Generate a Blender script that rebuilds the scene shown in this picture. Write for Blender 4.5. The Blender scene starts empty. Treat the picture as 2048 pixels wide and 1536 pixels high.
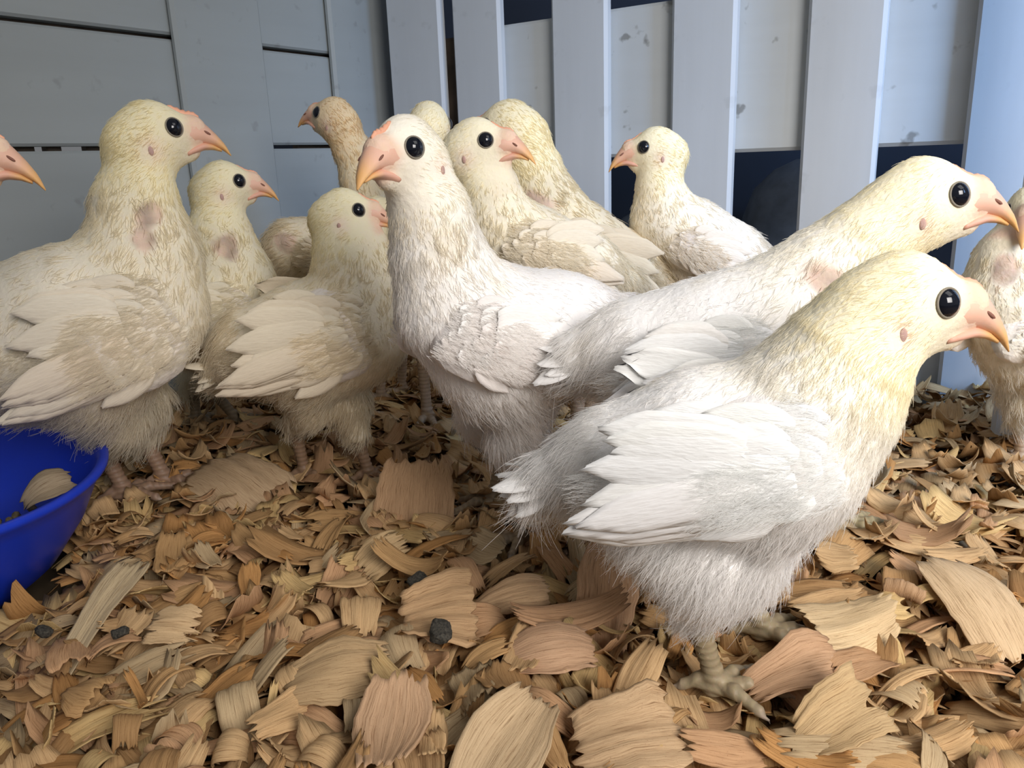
import bpy, math
import numpy as np
from mathutils import Matrix, Vector, kdtree

# ------------------------------------------------------------------ camera
IMG_W, IMG_H, FPX = 2048.0, 1536.0, 1596.0
CAM_H = 0.20
PITCH, ROLL = math.radians(15.6), math.radians(2.17)
scene = bpy.context.scene
COL = scene.collection
_r0 = np.array([1.0, 0, 0]); _u0 = np.array([0, math.sin(PITCH), math.cos(PITCH)])
FWD = np.array([0, math.cos(PITCH), -math.sin(PITCH)])
RIGHT = math.cos(ROLL) * _r0 - math.sin(ROLL) * _u0
UP = math.sin(ROLL) * _r0 + math.cos(ROLL) * _u0
CAM = np.array([0, 0, CAM_H])
cam_data = bpy.data.cameras.new('camera')
cam_data.sensor_width = 36.0
cam_data.lens = 36.0 * FPX / IMG_W
cam_data.clip_start = 0.01
cam = bpy.data.objects.new('camera', cam_data)
COL.objects.link(cam)
cam.matrix_world = Matrix([[RIGHT[0], UP[0], -FWD[0], CAM[0]], [RIGHT[1], UP[1], -FWD[1], CAM[1]],
                           [RIGHT[2], UP[2], -FWD[2], CAM[2]], [0, 0, 0, 1]])
scene.camera = cam

# ------------------------------------------------------------------ world, lights, exposure
world = bpy.data.worlds.new('world'); scene.world = world
world.use_nodes = True
wbg = world.node_tree.nodes['Background']
wbg.inputs['Color'].default_value = (0.95, 0.97, 1.0, 1)
wbg.inputs['Strength'].default_value = 0.17
def area_light(name, loc, target, size, power, color, spread=180.0):
    l = bpy.data.lights.new(name, 'AREA'); l.shape = 'RECTANGLE'
    l.size, l.size_y = size; l.energy = power; l.color = color; l.spread = math.radians(spread)
    o = bpy.data.objects.new(name, l); COL.objects.link(o)
    o.location = loc
    o.rotation_euler = (Vector(target) - Vector(loc)).to_track_quat('-Z', 'Y').to_euler()
    return o
area_light('window_light', (0.38, -0.32, 0.46), (0.24, 0.38, 0.10), (0.4, 0.4), 2.8, (1.0, 0.955, 0.925), 100.0)
area_light('top_light', (0.52, 0.06, 0.95), (0.26, 0.38, 0.05), (0.5, 0.5), 1.5, (1.0, 0.98, 0.96))
area_light('sky_light', (0.72, 0.02, 0.50), (0.53, 0.58, 0.26), (0.3, 0.3), 2.2, (0.34, 0.58, 1.0), 75.0)
scene.view_settings.view_transform = 'Standard'
scene.view_settings.look = 'None'
scene.view_settings.exposure = 0.0
scene.view_settings.gamma = 1.0
scene.view_settings.use_curve_mapping = False
scene.cycles.max_bounces = 5
scene.cycles.diffuse_bounces = 4
scene.cycles.transmission_bounces = 4
scene.cycles.adaptive_threshold = 0.04

rng = np.random.default_rng(7)

# ------------------------------------------------------------------ helpers
def ray(px, py):
    return FWD + (px - IMG_W / 2) / FPX * RIGHT - (py - IMG_H / 2) / FPX * UP
def at_depth(px, py, y):
    r = ray(px, py); return CAM + r * (y / r[1])
def at_height(px, py, z):
    r = ray(px, py); return CAM + r * ((z - CAM[2]) / r[2])
def zdepth(p):
    return (np.asarray(p) - CAM) @ FWD
def project(P):
    v = np.asarray(P) - CAM; z = v @ FWD
    return np.stack([IMG_W / 2 + FPX * (v @ RIGHT) / z, IMG_H / 2 - FPX * (v @ UP) / z], -1)

def new_mesh(name, verts, faces, smooth=True, color=None):
    me = bpy.data.meshes.new(name)
    verts = np.asarray(verts, dtype=np.float64)
    if isinstance(faces, np.ndarray):
        n, k = faces.shape
        me.vertices.add(len(verts)); me.vertices.foreach_set('co', verts.astype(np.float32).ravel())
        me.loops.add(n * k); me.loops.foreach_set('vertex_index', faces.astype(np.int32).ravel())
        me.polygons.add(n); me.polygons.foreach_set('loop_start', np.arange(0, n * k, k, dtype=np.int32))
        me.update(calc_edges=True)
        me.validate()
    else:
        me.from_pydata([tuple(v) for v in verts], [], [tuple(int(i) for i in f) for f in faces])
    me.polygons.foreach_set('use_smooth', np.full(len(me.polygons), smooth, dtype=bool))
    if color is not None:
        color = np.asarray(color)
        ca = me.color_attributes.new('tint', 'FLOAT_COLOR', 'POINT')
        c4 = np.ones((len(verts), 4), dtype=np.float32); c4[:, :3] = color
        ca.data.foreach_set('color', c4.ravel())
    me.update()
    return me
def obj(name, data, material=None, parent=None, matrix=None):
    o = bpy.data.objects.new(name, data)
    COL.objects.link(o)
    if material is not None and data is not None and len(data.materials) == 0:
        data.materials.append(material)
    if parent is not None: o.parent = parent
    if matrix is not None: o.matrix_local = matrix
    return o
def tag(o, label=None, category=None, group=None, kind=None):
    if label: o['label'] = label
    if category: o['category'] = category
    if group: o['group'] = group
    if kind: o['kind'] = kind
    return o
def mat4(R, t):
    M = Matrix.Identity(4)
    for i in range(3):
        for j in range(3): M[i][j] = float(R[i][j])
        M[i][3] = float(t[i])
    return M
def unit(v):
    v = np.asarray(v, dtype=float); return v / (np.linalg.norm(v, axis=-1, keepdims=True) + 1e-12)

def bevel_box(sx, sy, sz, b):
    """box centred on the origin with every edge chamfered by b (24 vertices)"""
    hx, hy, hz = sx / 2, sy / 2, sz / 2
    vs, idx = [], {}
    for ix in (-1, 1):
        for iy in (-1, 1):
            for iz in (-1, 1):
                for ax in range(3):
                    p = [ix * (hx - b), iy * (hy - b), iz * (hz - b)]
                    p[ax] = (ix * hx, iy * hy, iz * hz)[ax]
                    idx[(ix, iy, iz, ax)] = len(vs); vs.append(p)
    fs = []
    for ax in range(3):
        o1, o2 = [a for a in range(3) if a != ax]
        for s in (-1, 1):
            q = []
            for a, c in ((-1, -1), (1, -1), (1, 1), (-1, 1)):
                k = [0, 0, 0]; k[ax] = s; k[o1] = a; k[o2] = c
                q.append(idx[(*k, ax)])
            fs.append(q)
    for ax in range(3):            # edge chamfers run along axis ax
        o1, o2 = [a for a in range(3) if a != ax]
        for a in (-1, 1):
            for c in (-1, 1):
                k0 = [0, 0, 0]; k0[ax] = -1; k0[o1] = a; k0[o2] = c
                k1 = list(k0); k1[ax] = 1
                fs.append([idx[(*k0, o1)], idx[(*k1, o1)], idx[(*k1, o2)], idx[(*k0, o2)]])
    for ix in (-1, 1):
        for iy in (-1, 1):
            for iz in (-1, 1):
                fs.append([idx[(ix, iy, iz, a)] for a in range(3)])
    return vs, fs
def fix_normals(me):
    import bmesh
    bm = bmesh.new(); bm.from_mesh(me)
    bmesh.ops.recalc_face_normals(bm, faces=bm.faces); bm.to_mesh(me); bm.free()

def lathe(profile, n=48):
    vs, fs = [], []
    m = len(profile)
    for i in range(n):
        a = 2 * math.pi * i / n
        for r, z in profile: vs.append((r * math.cos(a), r * math.sin(a), z))
    for i in range(n):
        j = (i + 1) % n
        for k in range(m - 1):
            fs.append((i * m + k, j * m + k, j * m + k + 1, i * m + k + 1))
    return vs, fs

# ------------------------------------------------------------------ signed distance shapes
def smin(a, b, k):
    h = np.clip(0.5 + 0.5 * (b - a) / k, 0, 1)
    return b * (1 - h) + a * h - k * h * (1 - h)
def sd_cone(P, a, b, ra, rb):
    a = np.asarray(a, dtype=np.float32); b = np.asarray(b, dtype=np.float32)
    ab = b - a; L2 = float(ab @ ab) + 1e-12
    t = np.clip((P - a) @ ab / L2, 0, 1)
    d = P - a - t[..., None] * ab
    return np.sqrt((d * d).sum(-1)) - (ra + (rb - ra) * t)
def sd_ell(P, R, c, r):
    q = (P - np.asarray(c, dtype=np.float32)) @ np.asarray(R, dtype=np.float32)
    r = np.asarray(r, dtype=np.float32)
    k0 = np.sqrt(((q / r) ** 2).sum(-1)); k1 = np.sqrt(((q / (r * r)) ** 2).sum(-1)) + 1e-9
    return k0 * (k0 - 1) / k1
def surface_nets(sdf, lo, hi, h):
    lo = np.asarray(lo); hi = np.asarray(hi)
    n = np.maximum(np.ceil((hi - lo) / h).astype(int) + 1, 3)
    ax = [lo[i] + h * np.arange(n[i]) for i in range(3)]
    G = np.stack(np.meshgrid(*ax, indexing='ij'), -1).astype(np.float32)
    F = sdf(G.reshape(-1, 3)).reshape(n)
    S = F < 0
    c = n - 1
    corner = [(i, j, k) for i in (0, 1) for j in (0, 1) for k in (0, 1)]
    def sl(A, o): return A[o[0]:o[0] + c[0], o[1]:o[1] + c[1], o[2]:o[2] + c[2]]
    cnt = sum(sl(S, o).astype(np.int8) for o in corner)
    active = (cnt > 0) & (cnt < 8)
    ids = -np.ones(c, dtype=np.int64)
    ia = np.argwhere(active); ids[active] = np.arange(len(ia))
    acc = np.zeros((len(ia), 3)); num = np.zeros(len(ia))
    Fv = {o: sl(F, o)[active] for o in corner}
    for o in corner:
        for a in range(3):
            if o[a] == 0:
                p = list(o); p[a] = 1; p = tuple(p)
                f0, f1 = Fv[o], Fv[p]; m = (f0 < 0) != (f1 < 0)
                t = np.where(m, f0 / np.where(m, f0 - f1, 1), 0)
                pos = np.array(o, float)[None, :].repeat(len(ia), 0); pos[:, a] += t
                acc[m] += pos[m]; num[m] += 1
    V = lo + h * (ia + acc / num[:, None])
    quads = []
    for a in range(3):
        b1, b2 = [(1, 2), (2, 0), (0, 1)][a]
        sA = [slice(None)] * 3; sB = [slice(None)] * 3
        sA[a] = slice(0, n[a] - 1); sB[a] = slice(1, n[a])
        for s_ in (sA, sB):
            s_[b1] = slice(1, n[b1] - 1); s_[b2] = slice(1, n[b2] - 1)
        A, B = S[tuple(sA)], S[tuple(sB)]
        e = np.argwhere(A != B)
        flip = ~A[tuple(e.T)]
        e = e.copy(); e[:, b1] += 1; e[:, b2] += 1
        q = []
        for d1, d2 in ((-1, -1), (0, -1), (0, 0), (-1, 0)):
            x = e.copy(); x[:, b1] += d1; x[:, b2] += d2
            q.append(ids[tuple(x.T)])
        q = np.stack(q, 1)
        q[flip] = q[flip][:, ::-1]
        quads.append(q)
    return V, np.concatenate(quads)

# ------------------------------------------------------------------ materials
def mat(name):
    m = bpy.data.materials.new(name); m.use_nodes = True
    return m, m.node_tree.nodes, m.node_tree.links, m.node_tree.nodes['Principled BSDF']
def noise(n, l, scale, detail=4, coord='Object', stretch=None):
    tc = n.new('ShaderNodeTexCoord'); nz = n.new('ShaderNodeTexNoise')
    nz.inputs['Scale'].default_value = scale; nz.inputs['Detail'].default_value = detail
    if stretch:
        mp = n.new('ShaderNodeMapping'); mp.inputs['Scale'].default_value = stretch
        l.new(tc.outputs[coord], mp.inputs['Vector']); l.new(mp.outputs['Vector'], nz.inputs['Vector'])
    else:
        l.new(tc.outputs[coord], nz.inputs['Vector'])
    return nz
def ramp(n, l, src, stops):
    r = n.new('ShaderNodeValToRGB')
    while len(r.color_ramp.elements) < len(stops): r.color_ramp.elements.new(0.5)
    for e, (p, c) in zip(r.color_ramp.elements, stops): e.position = p; e.color = (*c, 1)
    l.new(src, r.inputs['Fac']); return r
def mixc(n, l, fac, a, b, mode='MIX'):
    m = n.new('ShaderNodeMix'); m.data_type = 'RGBA'; m.blend_type = mode
    if isinstance(fac, float): m.inputs[0].default_value = fac
    else: l.new(fac, m.inputs[0])
    for s, v in ((m.inputs[6], a), (m.inputs[7], b)):
        if isinstance(v, tuple): s.default_value = (*v, 1)
        else: l.new(v, s)
    return m.outputs[2]
def bump(n, l, src, bsdf, strength, dist):
    b = n.new('ShaderNodeBump'); b.inputs['Strength'].default_value = strength; b.inputs['Distance'].default_value = dist
    l.new(src, b.inputs['Height']); l.new(b.outputs['Normal'], bsdf.inputs['Normal'])
def vcol(n):
    a = n.new('ShaderNodeAttribute'); a.attribute_name = 'tint'; return a

def make_paint(name, base, dirt=0.35, grain=(6, 60, 60)):
    m, n, l, b = mat(name)
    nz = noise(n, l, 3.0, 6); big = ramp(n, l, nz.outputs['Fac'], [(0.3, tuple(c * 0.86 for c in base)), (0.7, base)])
    g = noise(n, l, 1.0, 5, stretch=grain)
    col = mixc(n, l, 0.12, big.outputs['Color'], g.outputs['Fac'], 'MULTIPLY')
    sp = noise(n, l, 55.0, 3)
    spr = ramp(n, l, sp.outputs['Fac'], [(0.64, (0, 0, 0)), (0.72, (dirt, dirt, dirt))])
    col = mixc(n, l, spr.outputs['Color'], col, (0.16, 0.16, 0.15))
    l.new(col, b.inputs['Base Color']); b.inputs['Roughness'].default_value = 0.55
    bump(n, l, g.outputs['Fac'], b, 0.15, 0.002)
    return m
M_PAINT = make_paint('shaded_white_paint', (0.40, 0.435, 0.44), 0.30)  # white paint darkened: the left wall's dimmer light is put into its colour
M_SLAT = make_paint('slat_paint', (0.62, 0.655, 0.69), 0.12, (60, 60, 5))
M_RAIL = make_paint('weathered_white_paint', (0.62, 0.66, 0.68), 0.7)

def make_simple(name, c, rough=0.6, nscale=40, var=0.15, bmp=0.0, spec=0.5):
    m, n, l, b = mat(name)
    nz = noise(n, l, nscale, 4)
    r = ramp(n, l, nz.outputs['Fac'], [(0.3, tuple(x * (1 - var) for x in c)), (0.7, tuple(min(1, x * (1 + var)) for x in c))])
    l.new(r.outputs['Color'], b.inputs['Base Color']); b.inputs['Roughness'].default_value = rough
    b.inputs['Specular IOR Level'].default_value = spec
    if bmp: bump(n, l, nz.outputs['Fac'], b, 0.6, bmp)
    return m
M_DARK = make_simple('navy_outside', (0.04, 0.055, 0.09), 0.8, 3, 0.3)
M_BIN = make_simple('slate_plastic', (0.14, 0.17, 0.22), 0.45, 60, 0.2)
M_BROWNWOOD = make_simple('dark_brown_wood', (0.10, 0.075, 0.055), 0.8, 40, 0.4)
M_SOIL = make_simple('litter_base', (0.11, 0.075, 0.04), 0.95, 30, 0.5)
M_DROP = make_simple('dropping', (0.045, 0.04, 0.03), 0.8, 900, 0.8, 0.0008)
M_BLUE = make_simple('blue_plastic', (0.008, 0.045, 0.58), 0.38, 30, 0.06)
M_FEED = make_simple('feed', (0.20, 0.16, 0.08), 0.9, 300, 0.5, 0.001)
M_EYE = make_simple('eye_dark', (0.006, 0.007, 0.012), 0.08, 30, 0.1)
M_NOSTRIL = make_simple('nostril_dark', (0.22, 0.09, 0.06), 0.7)

def make_down(name):
    m, n, l, b = mat(name)
    a = vcol(n)
    l.new(a.outputs['Color'], b.inputs['Base Color'])
    b.inputs['Roughness'].default_value = 0.75; b.inputs['Specular IOR Level'].default_value = 0.15
    tr = n.new('ShaderNodeBsdfTranslucent'); l.new(a.outputs['Color'], tr.inputs['Color'])
    mx = n.new('ShaderNodeMixShader'); mx.inputs[0].default_value = 0.5
    l.new(b.outputs[0], mx.inputs[1]); l.new(tr.outputs[0], mx.inputs[2])
    l.new(mx.outputs[0], n['Material Output'].inputs['Surface'])
    return m
M_DOWN = make_down('down')
def make_vc(name, rough, nscale, bdist, spec=0.4, sss=0.0):
    m, n, l, b = mat(name)
    a = vcol(n); nz = noise(n, l, nscale, 4)
    c = mixc(n, l, 0.25, a.outputs['Color'], nz.outputs['Color'], 'OVERLAY')
    hsv = n.new('ShaderNodeMix'); hsv.data_type = 'RGBA'; hsv.inputs[0].default_value = 0.65
    l.new(c, hsv.inputs[6]); l.new(a.outputs['Color'], hsv.inputs[7])
    l.new(hsv.outputs[2], b.inputs['Base Color'])
    b.inputs['Roughness'].default_value = rough; b.inputs['Specular IOR Level'].default_value = spec
    if sss:
        b.inputs['Subsurface Weight'].default_value = sss
        b.inputs['Subsurface Radius'].default_value = (0.004, 0.002, 0.001)
    bump(n, l, nz.outputs['Fac'], b, 0.4, bdist)
    return m
M_BODY = make_vc('chick_skin', 0.85, 350, 0.0015, 0.1)
M_BEAK = make_vc('beak_horn', 0.38, 500, 0.0002, 0.5, 0.15)
M_LEG = make_vc('scaly_leg', 0.5, 600, 0.0004, 0.4)
def make_feather():
    m, n, l, b = mat('feather')
    oi = n.new('ShaderNodeObjectInfo')
    tc = n.new('ShaderNodeTexCoord'); mp = n.new('ShaderNodeMapping'); mp.inputs['Scale'].default_value = (9, 60, 1)
    mp.inputs['Rotation'].default_value = (0, 0, 0.5)
    l.new(tc.outputs['Object'], mp.inputs['Vector'])
    nz = n.new('ShaderNodeTexNoise'); nz.inputs['Scale'].default_value = 1.0; nz.inputs['Detail'].default_value = 3
    l.new(mp.outputs['Vector'], nz.inputs['Vector'])
    r = ramp(n, l, nz.outputs['Fac'], [(0.25, (0.93, 0.92, 0.91)), (0.7, (1, 1, 1))])
    c = mixc(n, l, 1.0, oi.outputs['Color'], r.outputs['Color'], 'MULTIPLY')
    l.new(c, b.inputs['Base Color']); b.inputs['Roughness'].default_value = 0.6; b.inputs['Specular IOR Level'].default_value = 0.2
    bump(n, l, nz.outputs['Fac'], b, 0.4, 0.0008)
    tr = n.new('ShaderNodeBsdfTranslucent'); l.new(c, tr.inputs['Color'])
    mx = n.new('ShaderNodeMixShader'); mx.inputs[0].default_value = 0.10
    l.new(b.outputs[0], mx.inputs[1]); l.new(tr.outputs[0], mx.inputs[2])
    l.new(mx.outputs[0], n['Material Output'].inputs['Surface'])
    return m
M_FEATHER = make_feather()
def make_wood(name, use_object_color):
    m, n, l, b = mat(name)
    uv = n.new('ShaderNodeUVMap'); uv.uv_map = 'UVMap'
    mp = n.new('ShaderNodeMapping'); mp.inputs['Scale'].default_value = (1.2, 30.0, 1.0)
    l.new(uv.outputs['UV'], mp.inputs['Vector'])
    nz = n.new('ShaderNodeTexNoise'); nz.inputs['Scale'].default_value = 1.0; nz.inputs['Detail'].default_value = 5; nz.inputs['Roughness'].default_value = 0.7
    l.new(mp.outputs['Vector'], nz.inputs['Vector'])
    gr = ramp(n, l, nz.outputs['Fac'], [(0.33, (0.42, 0.34, 0.27)), (0.46, (0.86, 0.82, 0.77)), (0.58, (0.98, 0.96, 0.93)), (0.75, (1.12, 1.09, 1.05))])
    sp = n.new('ShaderNodeTexNoise'); sp.inputs['Scale'].default_value = 30.0; sp.inputs['Detail'].default_value = 2
    l.new(uv.outputs['UV'], sp.inputs['Vector'])
    spr = ramp(n, l, sp.outputs['Fac'], [(0.28, (0.55, 0.45, 0.36)), (0.36, (1, 1, 1))])
    if use_object_color:
        oi = n.new('ShaderNodeObjectInfo'); base = oi.outputs['Color']
    else:
        base = vcol(n).outputs['Color']
    c = mixc(n, l, 1.0, base, gr.outputs['Color'], 'MULTIPLY')
    c = mixc(n, l, 0.6, c, spr.outputs['Color'], 'MULTIPLY')
    l.new(c, b.inputs['Base Color']); b.inputs['Roughness'].default_value = 0.75; b.inputs['Specular IOR Level'].default_value = 0.2
    bump(n, l, nz.outputs['Fac'], b, 0.5, 0.0006)
    return m
M_SHAVE = make_wood('pine_shaving', True)
M_SHAVE_STUFF = make_wood('pine_litter', False)

# ------------------------------------------------------------------ pen walls
# both walls are vertical; the corner of the pen is at CORNER
R_DIR = unit(np.array([0.1115, -0.0751, 0])); R_N = np.array([R_DIR[1], -R_DIR[0], 0])     # normal to the inside
if R_N[1] > 0: R_N = -R_N
L_DIR = -R_N                                                                               # runs away along the left wall
D0 = 0.91
R_P0 = np.array([-0.0658 * D0, D0, 0])
def on_right(px, py=300.0, off=0.0):
    """distance along the slatted wall of the point that pixel shows"""
    r = ray(px, py); p0 = R_P0 + R_N * off
    t = ((p0 - CAM) @ R_N) / (r @ R_N); return (CAM + r * t - R_P0) @ R_DIR
L_P0 = np.array([-0.193, 0.93, 0]); L_N = R_DIR
def on_left(px, py=300.0, off=0.0):
    r = ray(px, py); p0 = L_P0 + L_N * off
    t = ((p0 - CAM) @ L_N) / (r @ L_N); return (CAM + r * t - L_P0) @ L_DIR
def wall_box(name, parent, origin, direc, normal, s0, s1, z0, z1, n0, n1, material, bevel=0.002, tilt=0.0):
    vs, fs = bevel_box(s1 - s0, n1 - n0, z1 - z0, bevel)
    me = new_mesh(name, vs, fs, smooth=False); fix_normals(me)
    R = np.stack([direc, np.cross([0, 0, 1], direc), [0, 0, 1]], 1)
    sgn = 1 if R[:, 1] @ normal > 0 else -1
    c = origin + direc * (s0 + s1) / 2 + normal * (n0 + n1) / 2 + np.array([0, 0, (z0 + z1) / 2])
    o = obj(name, me, material, parent, mat4(R, c))
    if tilt: o.rotation_euler.rotate_axis('Y', tilt)
    return o

floor = obj('floor', new_mesh('floor', [(-1.6, -0.6, -0.03), (1.6, -0.6, -0.03), (1.6, 2.2, -0.03), (-1.6, 2.2, -0.03)], [(0, 1, 2, 3)], False), M_SOIL)
tag(floor, kind='structure')
wall_left = bpy.data.objects.new('wall_left', None); COL.objects.link(wall_left); tag(wall_left, kind='structure')
edges = [-0.03, 0.036, 0.131, 0.2235, 0.319, 0.415, 0.51]
s_end = on_left(682) + 0.10
for a, b in zip(edges[:-1], edges[1:]):
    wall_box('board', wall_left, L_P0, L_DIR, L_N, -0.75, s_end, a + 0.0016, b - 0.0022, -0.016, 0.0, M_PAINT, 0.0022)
# dark strips added behind the gaps to block daylight except at short openings
for zc, spans in ((0.319, [(-0.75, s_end)]), (0.2235, [(-0.75, on_left(28)), (on_left(40), on_left(92)), (on_left(116), on_left(146)), (on_left(196), on_left(570)), (on_left(618), s_end)]), (0.131, [(on_left(120, 540), s_end)])):
    for a, b in spans:
        wall_box('gap_blocker', wall_left, L_P0, L_DIR, L_N, a, b, zc - 0.012, zc + 0.012, -0.026, -0.0165, M_BROWNWOOD, 0.001)
bs = [(on_left(383, off=0.010), on_left(552, off=0.010)), (on_left(684, off=0.010), on_left(832, off=0.010))]
w_b = bs[0][1] - bs[0][0]
bs.append((bs[0][0] - (bs[1][0] - bs[0][0]), bs[0][0] - (bs[1][0] - bs[0][0]) + w_b))
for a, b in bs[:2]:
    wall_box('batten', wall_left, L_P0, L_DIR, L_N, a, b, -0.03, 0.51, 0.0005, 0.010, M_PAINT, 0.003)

wall_right = bpy.data.objects.new('wall_right', None); COL.objects.link(wall_right); tag(wall_right, kind='structure')
slat_px = [(790, 893), (916, 1008), (1106, 1214), (1338, 1463), (1600, 1752), (1925, 2068)]
for a, b in slat_px:
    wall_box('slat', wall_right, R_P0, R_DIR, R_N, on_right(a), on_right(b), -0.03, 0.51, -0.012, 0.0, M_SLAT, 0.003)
s_r = on_right(2068)
k_step = 0.1344 * D0
for i in range(1, 4):
    wall_box('slat', wall_right, R_P0, R_DIR, R_N, s_r + k_step * i - 0.055, s_r + k_step * i, -0.03, 0.51, -0.012, 0.0, M_SLAT, 0.003)
wall_box('rail', wall_right, R_P0, R_DIR, R_N, on_right(912, off=-0.02) + 0.012, 0.95, 0.200, 0.334, -0.034, -0.013, M_RAIL, 0.003)
wall_box('rail', wall_right, R_P0, R_DIR, R_N, on_right(870), 0.95, -0.03, 0.10, -0.034, -0.013, M_RAIL, 0.003)
wall_box('rail_end', wall_right, R_P0, R_DIR, R_N, on_right(860), on_right(912, off=-0.02) + 0.012, 0.196, 0.330, -0.036, -0.018, M_BROWNWOOD, 0.002)  # end stretch of the rail, in a darker brown
# a post on the inside at the right
p_post = at_height(1978, 878, 0.0)
post = wall_box('post', wall_right, np.array([p_post[0], p_post[1], 0]), R_DIR, R_N, 0.0, 0.06, -0.03, 0.51, -0.012, 0.0, M_SLAT, 0.003)
# what lies outside, seen between the slats
back = obj('wall_outside', new_mesh('wall_outside', *bevel_box(2.6, 0.04, 1.4, 0.004), smooth=False), M_DARK, None,
           mat4(np.stack([R_DIR, np.cross([0, 0, 1], R_DIR), [0, 0, 1]], 1), R_P0 - R_N * 0.42 + R_DIR * 0.4 + np.array([0, 0, 0.45])))
tag(back, kind='structure')


# ------------------------------------------------------------------ chicks
WHITE = np.array([0.96, 0.935, 0.89]); CREAM = np.array([0.90, 0.84, 0.68]); YELLOW = np.array([0.94, 0.85, 0.60])
PINK = np.array([0.72, 0.50, 0.44]); BUFF = np.array([0.72, 0.62, 0.46])
def lerp(a, b, t): return a + (b - a) * np.asarray(t)[..., None]
def sstep(x, a, b):
    t = np.clip((np.asarray(x) - a) / (b - a), 0, 1); return t * t * (3 - 2 * t)
def vnoise(P, scale, seed=0):
    """cheap smooth noise in -1..1 from a few sines"""
    q = P * scale; s = np.zeros(len(P))
    r = np.random.default_rng(seed)
    for _ in range(5):
        d = r.normal(size=3); d /= np.linalg.norm(d)
        s += np.sin(q @ d * r.uniform(0.7, 1.6) + r.uniform(0, 6.28))
    return s / 3.0

# one feather: a cambered vane with a slightly ragged rounded tip, unit length along +x, outward +z
def feather_mesh(name, width, tip, ragged, seed, curve=0.10):
    r = np.random.default_rng(seed)
    nu, nv = 10, 7
    vs, fs = [], []
    rag = r.uniform(-1, 1, nv) * ragged
    for layer in (0, 1):
        for i in range(nu):
            u = i / (nu - 1)
            w = width * (0.25 + 0.75 * min(1, u / 0.28) ** 0.7) * (1 - max(0, (u - tip) / (1 - tip)) ** 2.2 * 0.72)
            for j in range(nv):
                v = 2 * j / (nv - 1) - 1
                ue = u * (1 - 0.10 * abs(v) ** 2) + (rag[j] * max(0, u - 0.6) / 0.4)
                edge = 1 - v * v
                z = 0.11 * width * edge - curve * u * u - 0.05 * width * (abs(v) > 0.9)
                z += 0.05 * width if j == nv // 2 else 0
                if layer: z -= 0.008 * edge * (0.3 + 0.7 * math.sin(math.pi * min(1, u + 0.05))) + 0.004
                vs.append((ue, v * w, z))
    def I(l, i, j): return l * nu * nv + i * nv + j
    for i in range(nu - 1):
        for j in range(nv - 1):
            fs.append((I(0, i, j), I(0, i + 1, j), I(0, i + 1, j + 1), I(0, i, j + 1)))
            fs.append((I(1, i, j), I(1, i, j + 1), I(1, i + 1, j + 1), I(1, i + 1, j)))
    for i in range(nu - 1):
        fs.append((I(0, i, 0), I(1, i, 0), I(1, i + 1, 0), I(0, i + 1, 0)))
        fs.append((I(0, i, nv - 1), I(0, i + 1, nv - 1), I(1, i + 1, nv - 1), I(1, i, nv - 1)))
    for j in range(nv - 1):
        fs.append((I(0, 0, j), I(0, 0, j + 1), I(1, 0, j + 1), I(1, 0, j)))
        fs.append((I(0, nu - 1, j), I(1, nu - 1, j), I(1, nu - 1, j + 1), I(0, nu - 1, j + 1)))
    me = new_mesh(name, vs, fs, True); me.materials.append(M_FEATHER)
    return me
FLIGHT = [feather_mesh('flight_feather', 0.125, 0.70, 0.015, i, 0.03) for i in range(3)]
COVERT = [feather_mesh('covert_feather', 0.25, 0.50, 0.03, 10 + i, 0.07) for i in range(4)]

def uv_ball(nu=16, nv=10):
    vs = [(0, 0, 1)]; fs = []
    for i in range(1, nv):
        t = math.pi * i / nv
        for j in range(nu):
            p = 2 * math.pi * j / nu; vs.append((math.sin(t) * math.cos(p), math.sin(t) * math.sin(p), math.cos(t)))
    vs.append((0, 0, -1)); e = len(vs) - 1
    for j in range(nu): fs.append((0, 1 + j, 1 + (j + 1) % nu))
    for i in range(nv - 2):
        for j in range(nu):
            a = 1 + i * nu + j; b = 1 + i * nu + (j + 1) % nu
            fs.append((a, a + nu, b + nu, b))
    for j in range(nu): fs.append((e, 1 + (nv - 2) * nu + (j + 1) % nu, 1 + (nv - 2) * nu + j))
    return np.array(vs), fs
BALL_V, BALL_F = uv_ball()
EYE_ME = new_mesh('eye', uv_ball(24, 16)[0], uv_ball(24, 16)[1])
NOSTRIL_ME = new_mesh('nostril', BALL_V, BALL_F)
def torus_mesh(name, R, r, color, n=28, m=8, squash=1.0):
    vs, fs = [], []
    for i in range(n):
        a = 2 * math.pi * i / n
        for j in range(m):
            b = 2 * math.pi * j / m
            vs.append(((R + r * math.cos(b)) * math.cos(a), (R + r * math.cos(b)) * math.sin(a) * squash, r * math.sin(b)))
    for i in range(n):
        for j in range(m):
            fs.append((i * m + j, ((i + 1) % n) * m + j, ((i + 1) % n) * m + (j + 1) % m, i * m + (j + 1) % m))
    return new_mesh(name, vs, fs, True, np.tile(color, (len(vs), 1)))

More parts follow.
